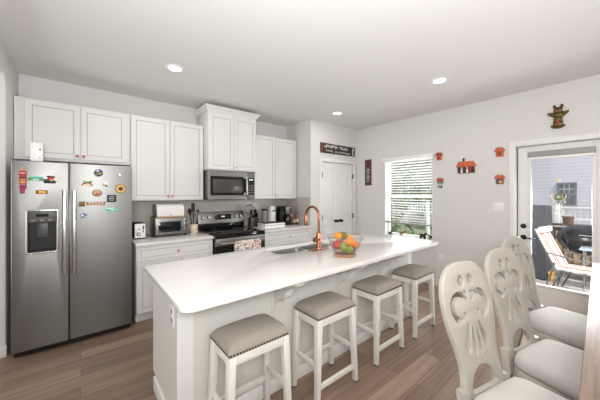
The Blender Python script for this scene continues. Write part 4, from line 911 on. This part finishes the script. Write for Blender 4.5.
plaque(1.054, 1.655, 'small house plaque with blue wall and yellow door beside the patio door', .105, .13, 'c_brown', 'terracotta', 2)
y, z = 1.458, 1.855
t = thing('house_plaque', 'large terracotta-roofed house plaque with figures in the middle of the right wall', 'wall plaque', (XR, y, z-.1), 0)
B().m('c_brown').box((XR-.02, y-.112, z-.095), (XR-.001, y+.112, z+.02), .002).done('house_wall', t)
B().m('terracotta').prism([(y-.13, z+.0), (y+.13, z+.0), (y+.095, z+.075), (y-.095, z+.075)], lambda p: (XR-.001, p[0], p[1]), lambda p: (XR-.04, p[0], p[1])).done('house_roof', t)
B().m('c_black').box((XR-.03, y+.02, z+.07), (XR-.01, y+.042, z+.125), .002).done('chimney', t)
for k, c in enumerate(('black', 'white', 'black', 'white', 'red', 'black')):
    yy = y+.09-.036*k; B().m('c_'+c).tube([(XR-.028, yy, z-.09), (XR-.028, yy, z-.05), (XR-.028, yy, z-.03)], [.015, .013, .004], 8).ball((XR-.028, yy, z-.018), .011, 8).done('figure', t)
# totem
y, z = .487, 2.232
t = thing('wall_totem', 'small bronze totem with spread wings above the patio door', 'wall ornament', (XR, y, z))
b = B().m('bronze')
for k in range(4): b.box((XR-.034, y-.042+.005*(k % 2), z+.028+.054*k), (XR-.001, y+.042-.005*(k % 2), z+.084+.054*k), .006)
b.tube([(XR-.018, y-.02, z+.235), (XR-.018, y-.034, z+.262), (XR-.018, y-.028, z+.278)], [.013, .015, .008], 8).tube([(XR-.018, y+.02, z+.235), (XR-.018, y+.034, z+.262), (XR-.018, y+.028, z+.278)], [.013, .015, .008], 8)
b.done('totem_body', t)
b = B().m('bronze')
for s in (-1, 1): b.prism([(y+s*.02, z+.135), (y+s*.05, z+.135), (y+s*.092, z+.18), (y+s*.088, z+.20), (y+s*.05, z+.19), (y+s*.015, z+.19)], lambda p: (XR-.001, p[0], p[1]), lambda p: (XR-.018, p[0], p[1]), .002)
b.done('wings', t)
B().m('bronze').tube([(XR-.02, y+.05*math.cos(a), z+.038+.026*math.sin(a)) for a in [PI+k*PI/10 for k in range(11)]], .016, 8).done('base_scroll', t)
B().m('rust').box((XR-.036, y-.014, z+.05), (XR-.03, y+.014, z+.10), .004).done('painted_body', t)
B().m('rust').box((XR-.036, y-.018, z+.20), (XR-.03, y+.018, z+.212), .002).done('painted_mouth', t)
def wallplate(name, label, y, z, w, h, kind, cat):
    t = thing(name, label, cat, (XR, y, z-h/2)); B().m('white_plastic').box((XR-.006, y-w/2, z-h/2), (XR-.0005, y+w/2, z+h/2), .003).done('plate', t)
    if kind == 'switch':
        for k in (-.024, .024): B().m('white_gloss').box((XR-.010, y+k-.015, z-.033), (XR-.005, y+k+.015, z+.033), .003).done('rocker', t)
    else:
        for k in (-.02, .02): B().m('white_gloss').box((XR-.009, y-.016, z+k-.014), (XR-.005, y+.016, z+k+.014), .003).m('c_grey').box((XR-.0095, y-.008, z+k-.005), (XR-.0085, y-.005, z+k+.005)).box((XR-.0095, y+.005, z+k-.005), (XR-.0085, y+.008, z+k+.005)).done('socket', t)
wallplate('light_switch', 'white double light switch beside the patio door', 1.07, 1.28, .115, .115, 'switch', 'switch')
wallplate('wall_outlet', 'white electrical outlet low on the right wall by the island end', 1.822, .466, .072, .115, 'outlet', 'outlet')
t = thing('wall_outlet', 'small wall plate on the pantry side wall above the counter', 'outlet', (PX, 3.63, 1.80)); B().m('white_plastic').box((PX-.006, 3.6, 1.80), (PX-.0005, 3.66, 1.90), .002).done('plate', t); B().m('grey_light').box((PX-.009, 3.622, 1.83), (PX-.006, 3.638, 1.87), .001).done('toggle', t)

# window blind
t = thing('window_blind', 'white slatted blind on the window, lowered two thirds', 'blind', (XR+.03, 2.38, .94))
B().m('white_plastic').box((XR-.055, WY0-.025, 2.045), (XR+.045, WY1+.025, 2.105), .005).done('headrail', t)
b = B().m('slat'); y0, y1 = WY0+.016, WY1-.016; n = 24
for k in range(n):
    z = .985+(2.035-.985)*k/(n-1); a = math.radians(14)
    b.bar((XR+.032, y0, z), (XR+.032, y1, z), .05, .003, 0, up=(math.sin(a), 0, math.cos(a)))
b.done('slats', t, smooth=0)
B().m('grey_light').box((XR+.006, y0, .93), (XR+.058, y1, .952), .004).done('bottom_rail', t)
b = B().m('white_plastic')
for y in (WY0+.16, (WY0+WY1)/2, WY1-.16):
    for x in (XR+.008, XR+.056): b.tube([(x, y, .94), (x, y, 2.05)], .0012, 5)
b.tube([(XR-.004, WY0+.03, 2.05), (XR-.004, WY0+.03, 1.5)], .004, 6)
b.done('cords', t)
# figurines on the window sill
def animal(x, y, z, m1, m2, label, s=1, flip=1):
    t = thing('figurine', label, 'figurine', (x, y, z), 0, 'figurines on the window sill')
    B().m(m1).ball((x, y, z+.045*s), (.02*s, .038*s, .022*s), 12).ball((x, y-flip*.042*s, z+.07*s), (.014*s, .02*s, .015*s), 10).tube([(x, y-flip*.025*s, z+.05*s), (x, y-flip*.04*s, z+.068*s)], .012*s, 8).tube([(x, y+flip*.035*s, z+.05*s), (x, y+flip*.055*s, z+.065*s)], .005*s, 6).done('figurine_body', t)
    for sx in (-1, 1):
        for sy in (-1, 1): B().m(m2).tube([(x+sx*.010*s, y+sy*.024*s, z+.04*s), (x+sx*.011*s, y+sy*.026*s, z)], [.009*s, .007*s], 8).done('leg', t)
zsl = WZ0+.0065
animal(XR+.05, 2.50, zsl, 'c_brown', 'c_white', 'brown and white animal figurine in the middle of the window sill', 1.25)
animal(XR+.05, 2.13, zsl, 'c_black', 'c_black', 'black animal figurine at the right of the window sill', 1.3)
animal(XR+.05, 1.99, zsl, 'c_black', 'c_grey', 'smaller black animal figurine at the right end of the sill', 1.0, -1)
animal(XR+.05, 2.74, zsl, 'c_black', 'c_black', 'dark animal figurine at the left end of the window sill', .75)
# sun catcher on the door glass
gx = xs+.012
t = thing('wind_chime', 'metal and shell chime hanging on the patio door glass', 'chime', (gx, .49, 1.25))
B().m('c_cream').box((gx-.008, .476, 1.60), (gx+.0055, .512, 1.645), .004).m('steel_dark').tube([(gx-.008, .494, 1.615), (gx-.016, .494, 1.61), (gx-.016, .494, 1.622)], .002, 6).done('hook', t)
B().m('c_olive').lathe([(.02, 0), (.036, 0), (.038, .003), (.036, .006), (.02, .006)], (gx-.012, .49, 1.42), 20, AXM, loop=True).m('c_aqua').lathe([(0, .001), (.021, .001), (.021, .004), (0, .004)], (gx-.012, .49, 1.42), 20, AXM).m('bronze').tube([(gx-.014, .49+.062*math.cos(a), 1.43+.05*math.sin(a)) for a in [PI*.92+k*PI*1.16/14 for k in range(15)]], .005, 6).tube([(gx-.014, .494, 1.60), (gx-.014, .49, 1.45)], .001, 4).done('medallion', t)
for k in range(5):
    yy = .44+.025*k; b = B().m('c_grey').tube([(gx-.014, yy, 1.40-.02*(2-abs(k-2))), (gx-.014, yy, 1.21-.02*(k % 3))], .001, 4).m('c_cream')
    for j in range(3): b.ball((gx-.014, yy+.004*(j-1), 1.36-.058*j-.02*(k % 2)-.01*(2-abs(k-2))), (.003, .0075, .009), 8)
    b.done('shell_strand', t)

# ------------------------------------------------------------ outdoors
OZ = -.05
struct(B().m('deck_wood').box((XR+.15, -3.2, OZ-.1), (7.45, 1.75, OZ)), 'deck_floor')
struct(B().m('grass').box((XR+.15, -14, -1.2), (60, 40, -1.0)), 'ground')
t = thing('deck_railing', 'brown wooden railing along the far edge of the deck', 'railing', (7.35, -.7, OZ))
B().m('deck_brown').box((7.28, -3.2, .83), (7.42, 1.75, .87), .004).done('cap_rail', t)
B().m('deck_brown').box((7.33, -3.2, .72), (7.37, 1.75, .80), .003).box((7.33, -3.2, .05), (7.37, 1.75, .12), .003).done('rails', t)
for y in (-3.1, -1.75, -.4, .95, 1.65): B().m('deck_brown').box((7.3, y-.045, OZ), (7.4, y+.045, .83), .004).done('post', t)
k = 0; y = -3.0
while y < 1.6:
    B().m('deck_brown').box((7.335, y-.017, .12), (7.365, y+.017, .72), .002).done('baluster', t); y += .125
t = thing('yard_fence', 'tan board fence seen low between the deck railing balusters', 'fence', (10.2, 0, -1))
for k in range(44): B().m('c_tan').box((10.2, -5+.2*k, -1), (10.225, -5+.2*k+.185, .42), .003).done('board', t)
for z in (-.7, .2): B().m('deck_brown').box((10.225, -5, z), (10.27, 3.8, z+.09), .003).done('fence_rail', t)
t = thing('planter', 'small brown planter pot standing on the deck railing', 'planter', (7.35, .68, .87))
B().m('deck_brown').lathe([(0, 0), (.07, 0), (.085, .12), (.095, .12), (.095, .145), (.08, .145), (.075, .12), (0, .12)], (7.35, .68, .8705), 20).done('pot', t)
B().m('bark').lathe([(0, .121), (.074, .121), (.05, .13), (0, .132)], (7.35, .68, .8705), 16).done('soil', t)
# covered grill box
t = thing('covered_smoker', 'tall dark grey fabric-covered outdoor cabinet behind the lounge chair', 'cover', (6.44, 1.095, OZ))
def cov(u, v):
    pts = rrect(6.2, .82, 6.68, 1.37, .05, 6); p = pts[int(round(u*28)) % 28]; c = (6.44, 1.095)
    w = 1+.02*math.sin(u*40+v*6)*min(1, 3*(1-v)); k = w*(1.03-.03*v) if v < .9 else w*(1-(v-.9)*9.5)
    return (c[0]+(p[0]-c[0])*k, c[1]+(p[1]-c[1])*k, OZ+.02+1.27*min(v/.9, 1)+.02*(max(0, v-.9)/.1))
B().m('cover').surf(cov, 28, 20, True).done('fabric_cover', t)
B().m('black_matte').box((6.25, .87, OZ), (6.63, 1.32, OZ+.03)).done('base', t)
# barrel grill
gx_, gy_ = 6.86, .35
t = thing('barbecue_grill', 'shiny black rounded barbecue grill on the deck', 'grill', (gx_, gy_, OZ))
B().m('grill_black').lathe([(0, -.235), (.16, -.225), (.27, -.17), (.34, -.08), (.365, 0), (.37, .01)], (gx_, gy_, .635), 40, ((.8, 0, 0), (0, 1.2, 0), (0, 0, 1.08))).done('bowl', t)
lid = B().m('grill_black').lathe([(.372, .012), (.372, .03), (.35, .11), (.28, .195), (.16, .245), (0, .262)], (gx_, gy_, .635), 40, ((.8, 0, 0), (0, 1.2, 0), (0, 0, 1.08))).done('lid', t)
B().m('chrome').tube([(gx_-.30, gy_-.12, .74), (gx_-.35, gy_-.12, .755), (gx_-.35, gy_+.12, .755), (gx_-.30, gy_+.12, .74)], .009, 8).done('lid_handle', lid)
for sx in (-1, 1):
    for sy in (-1, 1): B().m('grey_light').tube([(gx_+sx*.2, gy_+sy*.27, .50), (gx_+sx*.24, gy_+sy*.34, OZ)], .013, 8).done('leg', t)
B().m('grey_plastic').box((gx_-.22, gy_-.3, .10), (gx_+.22, gy_+.3, .115), .003).done('shelf', t)
# sling lounge chair
t = thing('lounge_chair', 'white outdoor sling lounge chair with orange stripes on the deck', 'lounge chair', (5.75, .35, OZ))
def fr(pts, r=.012): return B().m('grey_plastic').tube(pts, r, 8)
lx0, lx1 = 5.46, 5.96
bt = (.93, .90); hp = (.665, .30); ft = (-.55, .33)
for x in (lx0, lx1):
    fr([(x, bt[0], bt[1]), (x, hp[0], hp[1]), (x, ft[0], ft[1])]).done('side_frame', t)
    fr([(x, .80, .56), (x, .45, .50), (x, .05, .50), (x, -.05, .33)]).done('armrest', t)
    fr([(x, .68, .42), (x, .80, OZ+.005)]).done('leg', t); fr([(x, .60, .32), (x, .74, OZ+.005)]).done('leg', t); fr([(x, -.35, .33), (x, -.45, OZ+.005)]).done('leg', t)
fr([(lx0, bt[0], bt[1]), (lx1, bt[0], bt[1])]).tube([(lx0, ft[0], ft[1]), (lx1, ft[0], ft[1])], .012, 8).done('cross_tube', t)
def sling(b, x0, x1, e):
    b.box((x0, -.54, .31+e), (x1, .665, .345+e), .006) if False else None
    n = Vector((0, hp[1]-bt[1], bt[0]-hp[0])).normalized()*(-.014-e)
    b.bar(((x0+x1)/2, hp[0], hp[1]+.03+e), ((x0+x1)/2, ft[0]+.01, ft[1]+.03+e), x1-x0, .026, .004)
    b.bar(((x0+x1)/2, hp[0]-.0-e, hp[1]+.02), ((x0+x1)/2, bt[0]-.0-e, bt[1]-.01), x1-x0, .026, .004, up=(0, -1, .3))
    return b
sling(B().m('sling'), lx0+.02, lx1-.02, .0).done('sling', t)
for x in (lx0+.10, lx0+.17, lx1-.12): sling(B().m('sling_stripe'), x, x+.038, .003).done('stripe', t)
B().m('sling').box((lx0+.04, .84, .84), (lx1-.04, .90, .93), .02, 3).done('head_pillow', t)
t.rotation_euler.z = math.radians(-10); t.location.y -= .07
o = B().m('c_yellow').tube([(5.62, .70, .14), (5.6, .68, .22), (5.58, .70, .28), (5.6, .73, .24), (5.61, .71, .17)], .014, 6).tube([(5.6, .68, .22), (5.62, .66, .27)], .01, 6).tube([(5.62, .70, .14), (5.62, .70, OZ)], .008, 6).done('garden_toy', loc=(5.62, .70, OZ)); tag(o, 'small yellow plastic toy standing under the lounge chair back', 'toy')
# patio table
t = thing('patio_table', 'low patio table with pale blue glass top on the deck', 'table', (6.25, .07, OZ))
B().m('table_glass').box((6.04, -.3, .575), (6.46, .44, .59), .004).done('tabletop', t)
for x in (6.08, 6.42):
    for y in (-.25, .39): B().m('grey_light').tube([(x, y, .575), (x, y, OZ+.002)], .012, 8).done('leg', t)
# neighbour's white railing, house, greenery
t = thing('white_railing', 'white vinyl picket railing in the neighbouring yard', 'railing', (12, 4, -1))
B().m('vinyl_white').box((11.96, -5, .98), (12.04, 12, 1.04), .005).box((11.965, -5, .60), (12.035, 12, .68), .005).done('rails', t)
for k in range(80): B().m('vinyl_white').box((11.98, -4.0+.13*k, .68), (12.02, -4.0+.13*k+.035, .98)).done('picket', t)
for k in range(9): B().m('vinyl_white').box((11.94, -5+2.1*k, -1.0), (12.06, -4.88+2.1*k, 1.1), .006).done('post', t)
t = thing('neighbour_house', 'lavender grey sided house with a dark window beyond the patio door', 'house', (19, -1, -1))
B().m('siding').box((17, -9, -1), (24, 4.2, 6)).done('siding_wall', t)
B().m('far_roof').prism([(16.6, 6), (24.4, 6), (20.5, 8.6)], lambda p: (p[0], -9.4, p[1]), lambda p: (p[0], 4.6, p[1])).done('roof', t)
def nwin(t, y0, y1, z0, z1, x=17):
    w = B().m('sash_grey').box((x-.06, y0-.07, z0-.07), (x, y0, z1+.07)).box((x-.06, y1, z0-.07), (x, y1+.07, z1+.07)).box((x-.06, y0, z1), (x, y1, z1+.07)).box((x-.06, y0, z0-.07), (x, y1, z0)).box((x-.05, y0, (z0+z1)/2-.025), (x, y1, (z0+z1)/2+.025)).m('vinyl_white').box((x-.045, (y0+y1)/2-.35*(y1-y0)/2, (z0+z1)/2), (x-.03, (y0+y1)/2-.3*(y1-y0)/2, z1)).box((x-.045, (y0+y1)/2+.3*(y1-y0)/2, (z0+z1)/2), (x-.03, (y0+y1)/2+.35*(y1-y0)/2, z1)).box((x-.045, y0, z0+.75*(z1-z0)-.012), (x-.03, y1, z0+.75*(z1-z0)+.012)).done('window', t)
    B().m('window_grey').box((x-.028, y0, z0), (x-.02, y1, z1)).done('pane', w)
nwin(t, 1.37, 1.87, .99, 1.90); nwin(t, -3.2, -2.4, .9, 2.3); nwin(t, 1.3, 2.0, 3.7, 5.0)
t = thing('far_house', 'pale house far beyond the kitchen window', 'house', (26, 15, -1))
B().m('far_wall').box((22, 9, -1), (30, 20, 4)).done('house_wall', t)
B().m('far_roof').prism([(21.5, 4), (30.5, 4), (26, 6.5)], lambda p: (p[0], 8.5, p[1]), lambda p: (p[0], 20.5, p[1])).done('roof', t)
nwin(t, 10.5, 11.5, .8, 2.2, 22); nwin(t, 13.5, 14.5, .8, 2.2, 22)
def tree(x, y, h, r, label, group, seed, z0=-1.0, bush=False):
    rnd = random.Random(seed); t = thing('bush' if bush else 'tree', label, 'bush' if bush else 'tree', (x, y, z0), 0, group)
    B().m('bark').tube([(x, y, z0), (x+.05, y, z0+h*.3), (x-.05, y+.05, z0+h*.75)], [.05*h**.5, .04*h**.5, .02], 8).done('trunk', t)
    b = B().m('foliage')
    for k in range(420):
        a, e, q = rnd.random()*2*PI, math.acos(2*rnd.random()-1), rnd.random()**.4
        p = Vector((x+r*q*math.cos(a)*math.sin(e), y+r*q*math.sin(a)*math.sin(e), z0+h*(.55 if bush else .66)+h*(.42 if bush else .34)*q*math.cos(e)))
        s = r*.11*(.6+rnd.random()*.8); n = Vector((rnd.uniform(-1, 1), rnd.uniform(-1, 1), rnd.uniform(-.3, 1))).normalized(); u = n.orthogonal().normalized(); v = n.cross(u)
        vs = [b.bm.verts.new(p+w) for w in (u*s, v*s*.6, -u*s, -v*s*.6)]; b.bm.faces.new(vs)
    b._fin(0); b.done('foliage', t, smooth=0)
for i, (x, y, h, r, l) in enumerate(((14, 6.2, 3.2, 1.3, 'leafy tree behind the white railing, left of the far house'), (16, 9.5, 4.4, 1.8, 'taller leafy tree farther behind the white railing'), (13.2, 8.4, 2.4, 1.1, 'low round tree beyond the kitchen window'))): tree(x, y, h, r, l, 'trees beyond the window', i)
for i, (x, y, h, r, l) in enumerate(((8.2, 4.4, 1.35, .7, 'green bush outside the kitchen window, nearer one'), (9.2, 5.6, 1.5, .85, 'green bush outside the kitchen window, farther one'))): tree(x, y, h, r, l, 'bushes outside the window', 20+i, bush=True)
